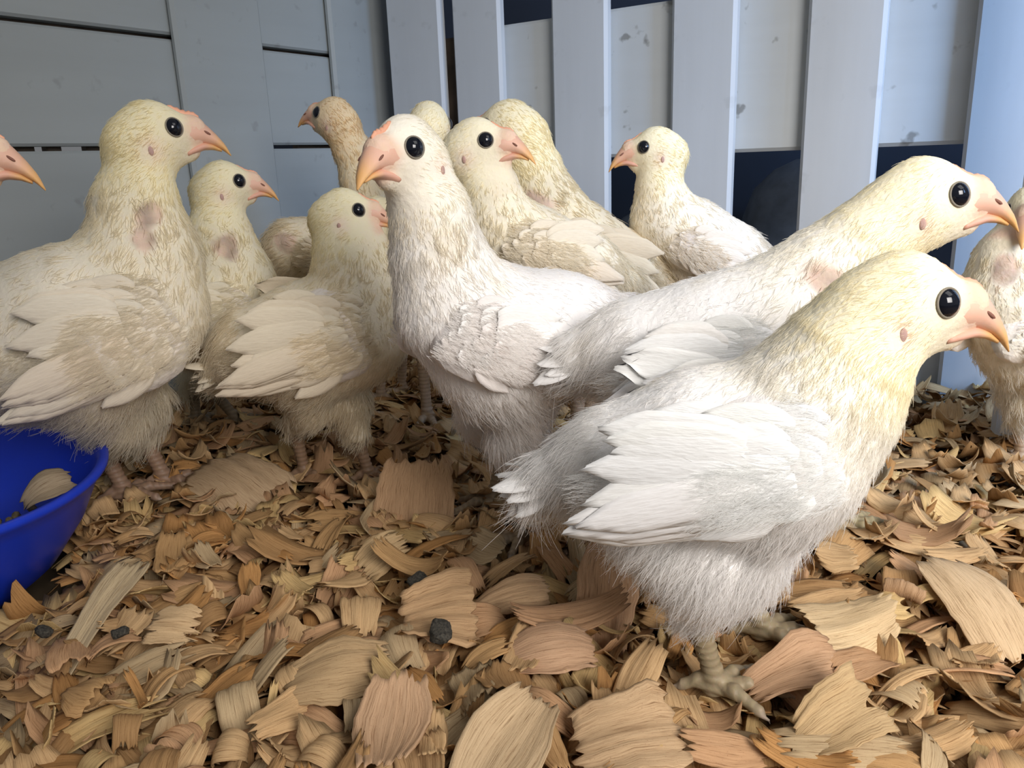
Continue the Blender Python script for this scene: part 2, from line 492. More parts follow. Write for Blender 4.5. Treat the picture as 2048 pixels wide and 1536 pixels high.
def loft_beak(top, bot, wid, col0, col1, name, flat_bottom=True):
    """top/bot: (x,z) outline points, wid: half widths; closed shell with vertex colours from base to tip"""
    top, bot, wid = map(np.array, (top, bot, wid))
    for o_ in (top, bot): o_[:, 0] = np.where(o_[:, 0] > 0.5, 0.5 + (o_[:, 0] - 0.5) * 0.87, o_[:, 0])
    tt = np.linspace(0, 1, len(top)); ts = np.linspace(0, 1, 14)
    def res(a): return np.interp(ts, tt, a)
    T = np.stack([res(top[:, 0]), res(top[:, 1])], 1); B = np.stack([res(bot[:, 0]), res(bot[:, 1])], 1); Wd = res(wid)
    n = 14; vs, cs = [], []
    for i in range(len(ts)):
        c = (T[i] + B[i]) / 2; a = (T[i] - B[i]) / 2
        for j in range(n):
            p = 2 * math.pi * j / n
            s, co = math.sin(p), math.cos(p)
            k = abs(s) ** 0.85 * np.sign(s)
            off = c + a * co
            wl = Wd[i] * (1.0 - 0.35 * max(0, co))
            vs.append((off[0], wl * k, off[1]))
            t = ts[i]; cs.append(col0 * (1 - sstep(t, 0.45, 0.85)) + col1 * sstep(t, 0.45, 0.85))
    fs = []
    for i in range(len(ts) - 1):
        for j in range(n):
            fs.append((i * n + j, i * n + (j + 1) % n, (i + 1) * n + (j + 1) % n, (i + 1) * n + j))
    fs.append(tuple(range(n))[::-1]); fs.append(tuple((len(ts) - 1) * n + j for j in range(n)))
    me = new_mesh(name, vs, fs, True, np.array(cs)); fix_normals(me); return me
BEAK_P, BEAK_T = np.array([0.80, 0.48, 0.35]), np.array([0.82, 0.46, 0.17])
UPPER = loft_beak([(.50, .235), (.63, .215), (.78, .10), (.92, -.07), (1.03, -.24), (1.085, -.40)],
                  [(.36, -.25), (.55, -.20), (.70, -.19), (.85, -.235), (.98, -.32), (1.075, -.415)],
                  [.235, .215, .165, .12, .07, .012], BEAK_P, BEAK_T, 'beak')
LOWER = loft_beak([(.40, -.21), (.54, -.16), (.69, -.15), (.83, -.20), (.955, -.29)],
                  [(.41, -.335), (.54, -.305), (.68, -.275), (.82, -.29), (.945, -.335)],
                  [.185, .180, .142, .098, .04], BEAK_P * np.array([0.92, 0.84, 0.84]), BEAK_T * 0.9, 'lower_beak')
def comb_mesh(size, X, Z):
    vs, fs, n, m = [], [], 8, len(X)
    for i in range(m):
        t = i / (m - 1)
        env = max(0.05, math.sin(math.pi * (0.06 + 0.88 * t))) ** 0.6
        h = size * env * (0.70 + 0.40 * abs(math.sin(t * math.pi * 5.5))); w = 0.042 * env * (0.7 + size * 5)
        for j in range(n):
            a = 2 * math.pi * j / n
            vs.append((X[i] + 0.6 * h * max(0, math.cos(a)), w * math.sin(a), Z[i] + h * max(0, math.cos(a)) - 0.06 * max(0, -math.cos(a))))
    for i in range(m - 1):
        for j in range(n): fs.append((i * n + j, i * n + (j + 1) % n, (i + 1) * n + (j + 1) % n, (i + 1) * n + j))
    fs.append(tuple(range(n))[::-1]); fs.append(tuple((m - 1) * n + j for j in range(n)))
    me = new_mesh('comb', vs, fs, True, np.tile([0.84, 0.42, 0.27], (len(vs), 1))); fix_normals(me); return me
LID_ME = torus_mesh('eyelid', 0.124, 0.011, np.array([0.24, 0.21, 0.16]))
EAR_ME = new_mesh('ear', BALL_V, BALL_F, True, np.tile([0.52, 0.33, 0.28], (len(BALL_V), 1)))

def head_rotation(yaw, pitch, roll=0.0):
    y, p = math.radians(yaw), math.radians(pitch)
    f = np.array([math.cos(y) * math.cos(p), -math.sin(y) * math.cos(p), math.sin(p)])
    lft = np.array([math.sin(y), math.cos(y), 0.0]); up = np.cross(f, lft)
    r = math.radians(roll)
    l2 = lft * math.cos(r) + up * math.sin(r); u2 = up * math.cos(r) - lft * math.sin(r)
    return np.stack([f, l2, u2], 1)

def build_leg(root, hip, hock, foot, toes_yaw, size, col, far=False):
    """bare scaly shank and foot as one mesh; hock and foot in chick coordinates"""
    s = size
    prims = [(hock + np.array([0, 0, 0.006 * s]), hock, 0.0046 * s, 0.0050 * s), (hock, foot + np.array([0, 0, 0.008 * s]), 0.0046 * s, 0.0036 * s),
             (foot + np.array([0, 0, 0.008 * s]), foot + np.array([0, 0, 0.004 * s]), 0.0044 * s, 0.0046 * s)]
    tips = []
    for da, L in ((-38, 0.019), (0, 0.025), (38, 0.020), (180, 0.011)):
        a = math.radians(toes_yaw + da); dv = np.array([math.cos(a), math.sin(a), 0])
        p0 = foot + np.array([0, 0, 0.0035 * s]); p1 = p0 + dv * L * 0.5 * s + np.array([0, 0, 0.0018 * s]); p2 = p0 + dv * L * s - np.array([0, 0, 0.0008])
        p3 = p2 + dv * 0.005 * s - np.array([0, 0, 0.0024 * s])
        prims += [(p0, p1, 0.0031 * s, 0.0026 * s), (p1, p2, 0.0026 * s, 0.0019 * s), (p2, p3, 0.0018 * s, 0.0005 * s)]
        tips.append(p3)
    def sdf(P):
        d = None
        for a, b, ra, rb in prims:
            e = sd_cone(P, a, b, ra, rb); d = e if d is None else smin(d, e, 0.0018 * s)
        return d
    pts = np.array([q for a, b, _, _ in prims for q in (a, b)])
    V, F = surface_nets(sdf, pts.min(0) - 0.008, pts.max(0) + 0.008, 0.0011)
    # raised scale rings along the shank and the toes
    dist = np.linalg.norm(V - foot, axis=1)
    nrm = unit(V - V.mean(0))
    V = V + unit(V - (foot + (hock - foot) * np.clip(((V - foot) @ (hock - foot)) / ((hock - foot) @ (hock - foot)), 0, 1)[:, None])) * (0.00032 * np.sin(dist * 2 * np.pi / 0.0030))[:, None]
    c = np.tile(col, (len(V), 1)) * (1 + 0.14 * np.sin(dist * 2 * np.pi / 0.0030))[:, None]
    for t in tips:
        k = np.exp(-(np.linalg.norm(V - t, axis=1) / 0.004) ** 2)[:, None]
        c = c * (1 - k) + np.array([0.60, 0.48, 0.38]) * k
    return obj('leg', new_mesh('leg', V, F, True, np.clip(c, 0, 1)), M_LEG, root)

def make_chick(label, d, anchor, psi, spine, skull, H, head_yaw=None, head_pitch=0, head_roll=0, wing=None, feet=None, legs=None, thigh=1.0,
               hairs=16000, comb=0.02, tone=None, bare=(), tail=True, feathers=True, leg_col=(0.42, 0.30, 0.20), seed=1, grid=0.0021, fluff=1.0, slim=0.90, extra=(), foot_z=-0.003):
    r = np.random.default_rng(seed)
    tone = tone or {}
    head_yaw = psi if head_yaw is None else head_yaw
    az = lambda px: math.degrees(math.atan((px - IMG_W / 2) / 1657.0))
    psi = psi + az(anchor[0]); head_yaw = head_yaw + az(skull[0])   # given angles are as seen along the line of sight
    ps = math.radians(psi)
    hd = np.array([math.cos(ps), -math.sin(ps), 0]); lf = np.array([math.sin(ps), math.cos(ps), 0])
    A = at_depth(anchor[0], anchor[1], d); O = np.array([A[0], A[1], 0.0])
    Rw = np.stack([hd, lf, [0, 0, 1]], 1)
    root = bpy.data.objects.new('chick', None); COL.objects.link(root)
    root.matrix_world = mat4(Rw, O); root.empty_display_size = 0.02
    tag(root, label, 'chick', 'white chicks in the pen')
    near = -1.0 if lf[1] > 0 else 1.0              # which lateral side faces the camera
    def loc(px, py, lat=0.0):
        rr = ray(px, py); p0 = O + lf * lat
        t = ((p0 - CAM) @ lf) / (rr @ lf) if abs(rr @ lf) > 0.12 else d / rr[1]
        w = CAM + rr * t
        return (w - O) @ Rw, zdepth(w)
    pts, rad = [], []
    for px, py, rp in spine:
        q, z = loc(px, py); pts.append(q); rad.append(rp * z / FPX * slim)
    sk, z = loc(*skull); Hw = H * z / FPX
    pts = np.array(pts); rad = np.array(rad)
    Rh = Rw.T @ head_rotation(head_yaw, head_pitch, head_roll)
    def hp(x, y, z_): return sk + Rh @ (np.array([x, y, z_]) * Hw)
    # body: torso and neck as a chain, skull and face, two feathered thighs
    k_s = 0.30 * Hw
    prims = [(pts[i], pts[i + 1], rad[i], rad[i + 1]) for i in range(len(pts) - 1)]
    prims.append((pts[-1], hp(-.12, 0, -.10), rad[-1], 0.36 * Hw))
    im = int(np.argmax(rad)); tm, tr = pts[im], rad[im]
    hip_y = 0.42 * tr
    if legs is None: legs = True
    leg_data = []
    fz = foot_z
    feet_l = []
    for side in (1, -1):
        key = 'near' if side == near else 'far'
        spec = (feet or {}).get(key)
        if spec:
            fw = at_height(spec[0], spec[1], fz); f = (fw - O) @ Rw
            hw = at_depth(spec[2], spec[3], fw[1] + (0.0 if len(spec) < 5 else spec[4])); hk = (hw - O) @ Rw
        else:
            hk = np.array([tm[0] - 0.25 * tr + 0.008 * side, side * hip_y, fz + max(0.032, (tm[2] - tr - fz) * 0.62)])
            f = np.array([hk[0] + 0.008, side * hip_y * 1.05, fz])
        feet_l.append((side, hk, f))
    thighs = []
    for side, hk, f in feet_l:
        hip = np.array([tm[0] - 0.10 * tr, side * hip_y, tm[2] - 0.35 * tr])
        knee = hip * 0.45 + hk * 0.55 + np.array([0.25 * tr, side * 0.05 * tr, 0])
        thighs += [(hip, knee, 0.50 * tr * thigh, 0.36 * tr * thigh), (knee, hk + np.array([0, 0, 0.004]), 0.34 * tr * thigh, 0.0075 * Hw / 0.034)]
    for a_, b_ in extra:
        q0, z0_ = loc(a_[0], a_[1]); q1, z1_ = loc(b_[0], b_[1])
        thighs.append((q0, q1, a_[2] * z0_ / FPX * slim, b_[2] * z1_ / FPX * slim))
    def sdf(P):
        Q = P.copy(); 
        dd = None
        for a, b, ra, rb in prims[:-1]:
            e = sd_cone(Q, a, b, ra, rb); dd = e if dd is None else smin(dd, e, k_s)
        a, b, ra, rb = prims[-1]; dd = smin(dd, sd_cone(P, a, b, ra, rb), k_s * 0.7)
        Hq = ((P - sk.astype(np.float32)) @ Rh.astype(np.float32)) / np.float32(Hw)
        Hq[:, 1] *= 1.16
        I3 = np.eye(3)
        hd_ = sd_ell(Hq, I3, (.03, 0, .02), (.46, .43, .475))
        hd_ = smin(hd_, sd_ell(Hq, I3, (-.20, 0, -.06), (.42, .42, .40)), 0.12)
        hd_ = smin(hd_, sd_cone(Hq, (.22, 0, -.01), (.54, 0, -.00), .37, .235), 0.10)
        hd_ = smin(hd_, sd_cone(Hq, (.10, 0, -.24), (.46, 0, -.25), .25, .15), 0.10) * Hw
        dd = smin(dd, hd_, k_s * 0.6)
        for a, b, ra, rb in thighs: dd = smin(dd, sd_cone(P, a, b, ra, rb), k_s * 0.8)
        return dd
    allp = np.concatenate([pts - rad[:, None], pts + rad[:, None], [sk - Hw * 0.8], [sk + Hw * 0.8]] + [[t[0] - t[2], t[0] + t[2], t[1] - t[3], t[1] + t[3]] for t in thighs])
    V, F = surface_nets(sdf, allp.min(0) - 0.006, allp.max(0) + 0.006, grid)
    # ---- colour of the plumage at any point
    white = np.array(tone.get('body', WHITE)); yel = np.array(tone.get('head', YELLOW))
    bare_l = [(np.array([bx, by]), br) for bx, by, br in bare]
    def head_xyz(P): return ((P - sk) @ Rh) / Hw
    def bare_mask(P, N):
        if not bare_l: return np.zeros(len(P))
        w = P @ Rw.T + O; q = project(w); m = np.zeros(len(P))
        facing = ((CAM - w) * (N @ Rw.T)).sum(1) > 0
        wob = 1 + 0.35 * vnoise(P, 260, seed + 5)
        for c, br in bare_l: m = np.maximum(m, 1 - sstep(np.linalg.norm(q - c, axis=1) / br / wob, 0.55, 1.1))
        return m * facing
    def colour(P, N):
        h = head_xyz(P); dist = np.linalg.norm(h * np.array([1, 1, 1.0]), axis=1)
        neck = np.min(np.stack([np.linalg.norm(P - pts[-1], axis=1), np.linalg.norm(P - pts[-2], axis=1)]), 0) / Hw
        t = np.maximum(1 - sstep(dist, 0.55, 1.5), 0.38 * (1 - sstep(neck, 0.4, 1.3)))
        c = lerp(white, yel, np.clip(t, 0, 1))
        face = sstep(h[:, 0], 0.05, 0.45) * (1 - sstep(h[:, 2], 0.0, 0.30)) * (dist < 1)
        c = lerp(c, np.array([0.78, 0.68, 0.52]), 0.5 * face)
        earw = np.exp(-(((h[:, 0] + .04) / .16) ** 2 + ((h[:, 2] + .15) / .17) ** 2)) * (dist < 0.8)
        c = lerp(c, np.array([0.86, 0.68, 0.58]), 0.6 * earw)
        c = lerp(c, np.array([0.80, 0.54, 0.40]), 0.85 * sstep(h[:, 0] - 0.25 * np.abs(h[:, 2]), 0.36, 0.56) * sstep(h[:, 2], -0.44, -0.34) * (1 - sstep(dist, 0.75, 0.9)))
        c = c * (1 + 0.03 * vnoise(P, 150, seed))[:, None]
        blot = sstep(vnoise(P, 130, seed + 3), 0.55, 1.3) * (dist > 0.95)
        c = lerp(c, np.array([0.74, 0.66, 0.50]), 0.55 * blot)
        c = lerp(c, np.array([0.58, 0.42, 0.33]) * (1 + 0.30 * vnoise(P, 520, seed + 9))[:, None], np.minimum(0.85, bare_mask(P, N)))
        return np.clip(c, 0, 1)
    def normals(P, e=0.0006):
        P = P.astype(np.float32); g = []
        for a in range(3):
            o_ = np.zeros(3, np.float32); o_[a] = e; g.append(sdf(P + o_) - sdf(P - o_))
        return unit(np.stack(g, 1))
    NV = normals(V)
    body = obj('body', new_mesh('body', V, F, True, colour(V, NV)), M_BODY, root)
    # ---- head furniture
    HM = mat4(Rh * Hw, sk)
    beak = obj('beak', UPPER, M_BEAK, root, HM)
    obj('lower_beak', LOWER, M_BEAK, beak)
    for s in (1, -1):
        a = math.radians(-38)
        Rn = np.array([[math.cos(a), 0, -math.sin(a)], [0, 1, 0], [math.sin(a), 0, math.cos(a)]]) @ np.diag([0.055, 0.012, 0.016])
        obj('nostril', NOSTRIL_ME, M_NOSTRIL, beak, mat4(Rn, (0.735, s * 0.150, -0.050)))
    cx = np.linspace(0.34, 0.70, 25); zs = np.linspace(-0.2, 0.7, 181); cz = []
    for x in cx:
        line = np.stack([hp(x, 0, z_) for z_ in zs]).astype(np.float32)
        ins = np.where(sdf(line) < 0)[0]; top_b = np.interp(x, [.50, .613, .744], [.235, .215, .10])
        cz.append(max(zs[ins.max()] if len(ins) else -1, top_b))
    obj('comb', comb_mesh(comb, cx, cz), M_BEAK, root, HM)
    for s in (1, -1):
        ys = np.linspace(0, 0.6, 121)
        line = np.stack([hp(.306, s * y, .08) for y in ys]).astype(np.float32)
        ins = np.where(sdf(line) < 0)[0]; y0 = ys[ins.max()] if len(ins) else 0.33
        Nn = normals(line[[ins.max() if len(ins) else 60]])[0]
        Nl = Rh.T @ Nn
        c = np.array([.306, s * y0, .08])
        eye = obj('eye', EYE_ME, M_EYE, root, mat4(Rh * Hw * 0.138, sk + Rh @ ((c - Nl * 0.060) * Hw)))
        zz = Nl; xx = unit(np.cross([0, 0, 1], zz)); yy = np.cross(zz, xx)
        obj('eyelid', LID_ME, M_BEAK, root, mat4(Rh @ np.stack([xx, yy, zz], 1) * Hw, sk + Rh @ ((c + Nl * 0.004) * Hw)))
        line = np.stack([hp(-.08, s * y, -.17) for y in ys]).astype(np.float32)
        ins = np.where(sdf(line) < 0)[0]; y0 = ys[ins.max()] if len(ins) else 0.36
        obj('ear', EAR_ME, M_BEAK, root, mat4(Rh @ np.diag([.035, .018, .062]) * Hw, hp(-.08, s * (y0 + 0.002), -.17)))
    # ---- wings with feathers
    if wing is None:
        wing = (spine[-3], spine[1], spine[im][2] * 1.1)
    def lat_extent(x, z):
        ys = np.linspace(0, tr * 1.5, 60).astype(np.float32)
        q = np.stack([np.full(60, x), ys, np.full(60, z)], 1).astype(np.float32)
        ins = np.where(sdf(q) < 0)[0]; return ys[ins.max()] if len(ins) else 0.5 * tr
    (sx, sy), (tx, ty), wpx = wing[0][:2], wing[1][:2], wing[2]
    lat0 = near * tr * 0.85
    Sp, zS = loc(sx, sy, lat0); Tp, zT = loc(tx, ty, lat0); Ww = wpx * zS / FPX
    e1 = (Tp - Sp); e1[1] = 0; Lw = np.linalg.norm(e1); e1 /= Lw
    e2 = np.array([-e1[2], 0, e1[0]]); e2 = e2 if e2[2] > 0 else -e2
    yS = max(lat_extent(Sp[0] + e1[0] * Lw * 0.12, Sp[2] + e1[2] * Lw * 0.12), 0.62 * tr)
    yM = max(lat_extent(Sp[0] + e1[0] * Lw * 0.45, Sp[2] + e1[2] * Lw * 0.45), 0.70 * tr)
    yT = max(min(lat_extent(Tp[0], Tp[2]), yM), 0.62 * tr)
    def wing_y(u): return np.interp(u, [-0.1, 0.15, 0.45, 1.1], [yS * 0.92, yS, yM, yT]) + 0.0015
    def wing_pt(u, v, out, side):
        p = np.array([Sp[0], 0, Sp[2]]) + e1 * (u * Lw) + e2 * (v * Ww)
        y = wing_y(u) - 0.05 * Ww * (2 * v) ** 2 - 0.26 * Ww * max(0, 2 * v) ** 2 + out - 0.0075 * (Hw / 0.034) * max(0, 1 - max(u, 0) / 0.16) ** 1.5
        return np.array([p[0], side * y, p[2]])
    for side in (1, -1):
        nu, nv = 18, 12
        vs, fs = [], []
        for lay in (1, 0):
            for i in range(nu):
                u = i / (nu - 1)
                wv = math.sqrt(max(0, 1 - (1 - min(1, u / 0.22)) ** 2)) * (1 - 0.80 * max(0, (u - 0.35) / 0.65) ** 1.4)
                wv = max(wv, 0.03)
                for j in range(nv):
                    v = (j / (nv - 1) - 0.5) * wv
                    th = 0.0052 * (Hw / 0.034) * (1 - (2 * j / (nv - 1) - 1) ** 2) * wv
                    vs.append(wing_pt(u * 0.86, v - 0.05 * u, th if lay else -0.006, side))
        def I(l, i, j): return l * nu * nv + i * nv + j
        for i in range(nu - 1):
            for j in range(nv - 1):
                fs.append((I(0, i, j), I(0, i + 1, j), I(0, i + 1, j + 1), I(0, i, j + 1)))
                fs.append((I(1, i, j), I(1, i, j + 1), I(1, i + 1, j + 1), I(1, i + 1, j)))
        for i in range(nu - 1):
            for j in (0, nv - 1): fs.append((I(0, i, j), I(1, i, j), I(1, i + 1, j), I(0, i + 1, j)))
        for j in range(nv - 1):
            for i in (0, nu - 1): fs.append((I(0, i, j), I(0, i, j + 1), I(1, i, j + 1), I(1, i, j)))
        vs = np.array(vs)
        wc = lerp(np.array([0.90, 0.83, 0.78]), white, np.clip(0.5 + 0.5 * vnoise(vs, 200, seed + 30), 0, 1))
        me = new_mesh('wing', vs, fs, True, wc); fix_normals(me)
        wob_ = obj('wing', me, M_BODY, root)
        if not feathers or side != near and hairs < 26000 and False: continue
        def put(meshes, u, v, ang, length, width, out, tiltd, col):
            base = wing_pt(u, v, out, side)
            ca_, sa_ = math.cos(ang), math.sin(ang)
            x = e1 * ca_ + e2 * sa_; nrm_ = np.array([0, side, 0.0])
            x = unit(x + nrm_ * tiltd); yv = unit(np.cross(nrm_, x)); zv = np.cross(x, yv)
            R = np.stack([x * length, yv * width, zv * length * 0.8], 1)
            o = obj('feather', meshes[int(r.integers(len(meshes)))], None, wob_, mat4(R, base))
            o.color = (*np.clip(col, 0, 1), 1)
        k = Hw / 0.034
        full = hairs >= 26000
        wl = lambda: np.minimum(0.97, white * 1.06 * r.uniform(0.97, 1.03) * lerp(np.array([1, 1, 1.0]), np.array([1.0, 0.97, 0.955]), r.random()))
        npri = 7 if full else 5
        for i in range(npri):          # primaries, lowest and longest
            f_ = i / (npri - 1)
            put(FLIGHT, 0.36 - 0.06 * f_, -0.30 + 0.26 * f_, 0.10 - 0.10 * f_ + r.normal(0, 0.035), Lw * (0.70 - 0.05 * f_) * r.uniform(0.86, 1.05), Lw * 0.62, 0.0030 * k + 0.0007 * i * k, -0.01, wl() * np.array([1, .98, .975]))
        nsec = 6 if full else 4
        for i in range(nsec):          # secondaries, fanned upward
            f_ = i / (nsec - 1)
            put(FLIGHT, 0.30 - 0.05 * f_, -0.02 + 0.28 * f_, 0.04 + 0.36 * f_ + r.normal(0, 0.06), Lw * (0.56 - 0.04 * f_) * r.uniform(0.80, 1.10), Lw * 0.66, 0.0055 * k + 0.0006 * i * k, -0.01, wl())
        ncov = 9 if full else 6
        for rowi, (u0, ln, o0) in enumerate(((0.26, 0.34, 0.0065), (0.13, 0.30, 0.0072), (0.01, 0.26, 0.0074))):
            for i in range(ncov - rowi):
                f_ = i / (ncov - rowi - 1)
                v = (-0.34 + 0.68 * f_) * (1 - 0.18 * rowi)
                put(COVERT, u0 + 0.05 * math.sin(math.pi * f_) + r.normal(0, 0.012), v, -0.10 + 0.42 * f_ + r.normal(0, 0.08), Lw * ln * r.uniform(0.85, 1.1), Lw * ln * 0.85,
                    (o0 + r.uniform(-0.0006, 0.0006)) * k - 0.004 * abs(2 * v) ** 2 * k, r.uniform(-0.06, 0.02), wl())
    # ---- down
    tri = np.concatenate([F[:, [0, 1, 2]], F[:, [0, 2, 3]]])
    ar = np.linalg.norm(np.cross(V[tri[:, 1]] - V[tri[:, 0]], V[tri[:, 2]] - V[tri[:, 0]]), axis=1)
    hc = head_xyz(V[tri].mean(1)); hdist = np.linalg.norm(hc, axis=1)
    ar = ar * np.where(hdist < 0.8, 3.2, np.where(hdist < 1.4, 1.6, 1.0))
    ti = r.choice(len(tri), hairs, p=ar / ar.sum())
    u1, u2 = r.random((2, hairs)); su = np.sqrt(u1)
    P = V[tri[ti, 0]] * (1 - su)[:, None] + V[tri[ti, 1]] * (su * (1 - u2))[:, None] + V[tri[ti, 2]] * (su * u2)[:, None]
    N = normals(P)
    h = head_xyz(P); hd_n = np.linalg.norm(h, axis=1)
    bm = bare_mask(P, N)
    eye_d = np.linalg.norm(h[:, [0, 2]] - np.array([.306, .08]), axis=1)
    keep = (h[:, 0] - 0.25 * np.abs(h[:, 2]) < 0.46 + 0.05 * r.normal(size=hairs)) | (hd_n > 1.0)
    keep |= (h[:, 2] < -0.40)
    keep &= ~((eye_d < 0.165) & (hd_n < 0.9))
    ear_d = np.linalg.norm((h[:, [0, 2]] - np.array([-.08, -.17])) / np.array([1, 1.25]), axis=1)
    keep &= ~((ear_d < 0.085) & (hd_n < 0.8))
    keep &= r.random(hairs) > bm * 0.97
    P, N, h, hd_n = P[keep], N[keep], h[keep], hd_n[keep]
    n = len(P)
    # flow: along the spine towards the tail, then down
    chain = np.concatenate([pts, [sk]]); seg = unit(chain[1:] - chain[:-1]); mid = (chain[1:] + chain[:-1]) / 2
    dseg = np.linalg.norm(P[:, None] - mid[None], axis=2) / np.concatenate([(rad[1:] + rad[:-1]) / 2, [0.4 * Hw]])[None]
    wseg = np.exp(-2.5 * (dseg - dseg.min(1, keepdims=True))); wseg /= wseg.sum(1, keepdims=True)
    flow = -(wseg @ seg)
    face_w = (1 - sstep(hd_n, 0.55, 0.9))[:, None]
    flow = flow * (1 - face_w) + face_w * (-Rh[:, 0] - 0.25 * Rh[:, 2])
    low = sstep(-(P[:, 2] - tm[2]) / tr, 0.15, 0.9)
    flow = flow + np.array([0, 0, -1.0]) * (0.25 + 0.9 * low)[:, None] * (1 - face_w)
    flow = flow + (0.30 - 0.22 * face_w) * np.stack([vnoise(P, 90, seed + 20 + i) for i in range(3)], 1)
    flow = unit(flow - (flow * N).sum(1, keepdims=True) * N)
    # lengths in head heights
    L = 0.135 + 0.06 * low + 0.08 * low * (P[:, 2] < tm[2] - 0.75 * tr)
    xt = sstep(-(P[:, 0] - pts[0][0]) / Hw, -0.9, 0.1) * sstep(hd_n, 1.2, 2)
    L = L + 0.22 * xt
    hl = np.where(h[:, 0] > 0.10, 0.045 + 0.05 * sstep(-h[:, 0], -0.45, -0.10), 0.11)
    hl = np.where(h[:, 2] > 0.2, np.maximum(hl, 0.08), hl)
    t = sstep(hd_n, 0.50, 1.15); L = hl * (1 - t) + L * t
    L = L * Hw * fluff * r.uniform(0.6, 1.15, n) * np.where(r.random(n) < 0.05, 1.4, 1.0)
    lift = (0.36 + 0.22 * low + 0.15 * sstep(hd_n, 0.6, 1.2) * (1 - sstep(hd_n, 1.6, 2.4))) * r.uniform(0.5, 1.5, n)
    # tufts
    nc = max(60, n // 34); ci = r.choice(n, nc, replace=False)
    kd = kdtree.KDTree(nc)
    for i, k in enumerate(ci): kd.insert(P[k], i)
    kd.balance()
    near_c = np.array([kd.find(p)[1] for p in P]); cc = ci[near_c]
    side_j = unit(np.cross(N, flow)) * r.normal(0, 0.30, (n, 1))
    dirv = unit(flow * 0.45 + flow[cc] * 0.55 + side_j)
    S = 5; ts = np.linspace(0, 1, S)
    pos = np.zeros((n, S, 3), np.float32)
    pull = (P[cc] - P) * r.uniform(0.15, 0.8, (n, 1))
    wob = r.normal(0, 0.11, (n, 3)) * L[:, None] * (1 - 0.6 * face_w)
    for i, tt in enumerate(ts):
        a = lift * (1 - 0.55 * tt)
        pos[:, i] = P - N * 0.0006 + L[:, None] * (dirv * (tt * np.cos(a))[:, None] + N * (tt * np.sin(a))[:, None]) + pull * (tt ** 1.3) * (hd_n > 0.75)[:, None] + wob * tt ** 2 + np.array([0, 0, -1]) * (0.18 * L * tt * tt)[:, None]
    zr = zdepth(A)
    base_r = 0.000095 * max(1.0, zr / 0.28) * np.where(hd_n < 0.9, 0.9, 1.0)
    rr_ = (base_r[:, None] * np.array([1.0, 0.95, 0.8, 0.6, 0.25])[None]).astype(np.float32)
    hcur = colour(P, N) * r.uniform(0.95, 1.05, (n, 1))
    # soft barbs over the wings
    nw = int(hairs * 0.13)
    ww = np.zeros((nw, S, 3), np.float32)
    for i in range(nw):
        sd = 1 if i % 2 else -1
        u_ = r.beta(1.0, 1.3) * 0.95; v_ = r.uniform(-0.46, 0.46) * (1 - 0.55 * u_)
        b_ = wing_pt(u_, v_, (0.0078 - 0.007 * max(0, u_ - 0.4)) * Hw / 0.034 - 0.0035 * (2 * v_) ** 2, sd)
        an = -0.05 + 0.5 * (v_ + 0.2) + r.normal(0, 0.25); dv = e1 * math.cos(an) + e2 * math.sin(an)
        ln = Hw * (0.20 - 0.07 * u_) * r.uniform(0.5, 1.25); up_ = r.uniform(0.0, 0.35)
        for j, tt in enumerate(ts): ww[i, j] = b_ + ln * tt * dv + np.array([0, sd, 0]) * ln * up_ * (tt - 0.6 * tt * tt)
    pos = np.concatenate([pos, ww]); n = len(pos)
    rr_ = np.concatenate([rr_, np.tile((np.median(base_r) * 0.8 * np.array([1.0, 0.9, 0.7, 0.5, 0.2])).astype(np.float32), (nw, 1))])
    hcur = np.concatenate([hcur, np.minimum(0.97, white * 1.04) * r.uniform(0.96, 1.03, (nw, 1))])
    cu = bpy.data.hair_curves.new('down')
    cu.add_curves([S] * n)
    cu.position_data.foreach_set('vector', pos.ravel())
    ra_ = cu.attributes.get('radius') or cu.attributes.new('radius', 'FLOAT', 'POINT')
    ra_.data.foreach_set('value', rr_.ravel())
    ca = cu.attributes.new('tint', 'FLOAT_COLOR', 'CURVE')
    c4 = np.ones((n, 4), np.float32); c4[:, :3] = np.clip(hcur, 0, 1); ca.data.foreach_set('color', c4.ravel())
    down = obj('down', cu, M_DOWN, root); down['kind'] = 'stuff'
    # ---- tail tuft
    if tail:
        tb = pts[0]; back = unit(pts[0] - pts[1])
        nt = 13 if hairs >= 26000 else 6
        for i in range(nt):
            f_ = 2 * i / (nt - 1) - 1
            x = unit(back + np.array([0, 0.55 * f_, -0.10 + 0.30 * r.normal()]))
            up_ = unit(np.array([0, 0, 1.0]) + np.array([0, 0.6 * f_, 0])); yv = unit(np.cross(up_, x)); zv = np.cross(x, yv)
            ln = Hw * r.uniform(0.46, 0.72)
            o = obj('tail_feather', COVERT[i % 4], None, root, mat4(np.stack([x * ln, yv * ln * 0.95, zv * ln], 1), tb + np.array([0, 0.35 * rad[0] * f_, 0.2 * rad[0] * (1 - f_ * f_)])))
            o.color = (*np.clip(white * r.uniform(0.97, 1.02), 0, 1), 1)
    # ---- legs
    for side, hk, f in feet_l:
        build_leg(root, None, hk, f, float(np.degrees(0)), Hw / 0.034, np.array(leg_col), side != near)
    return root

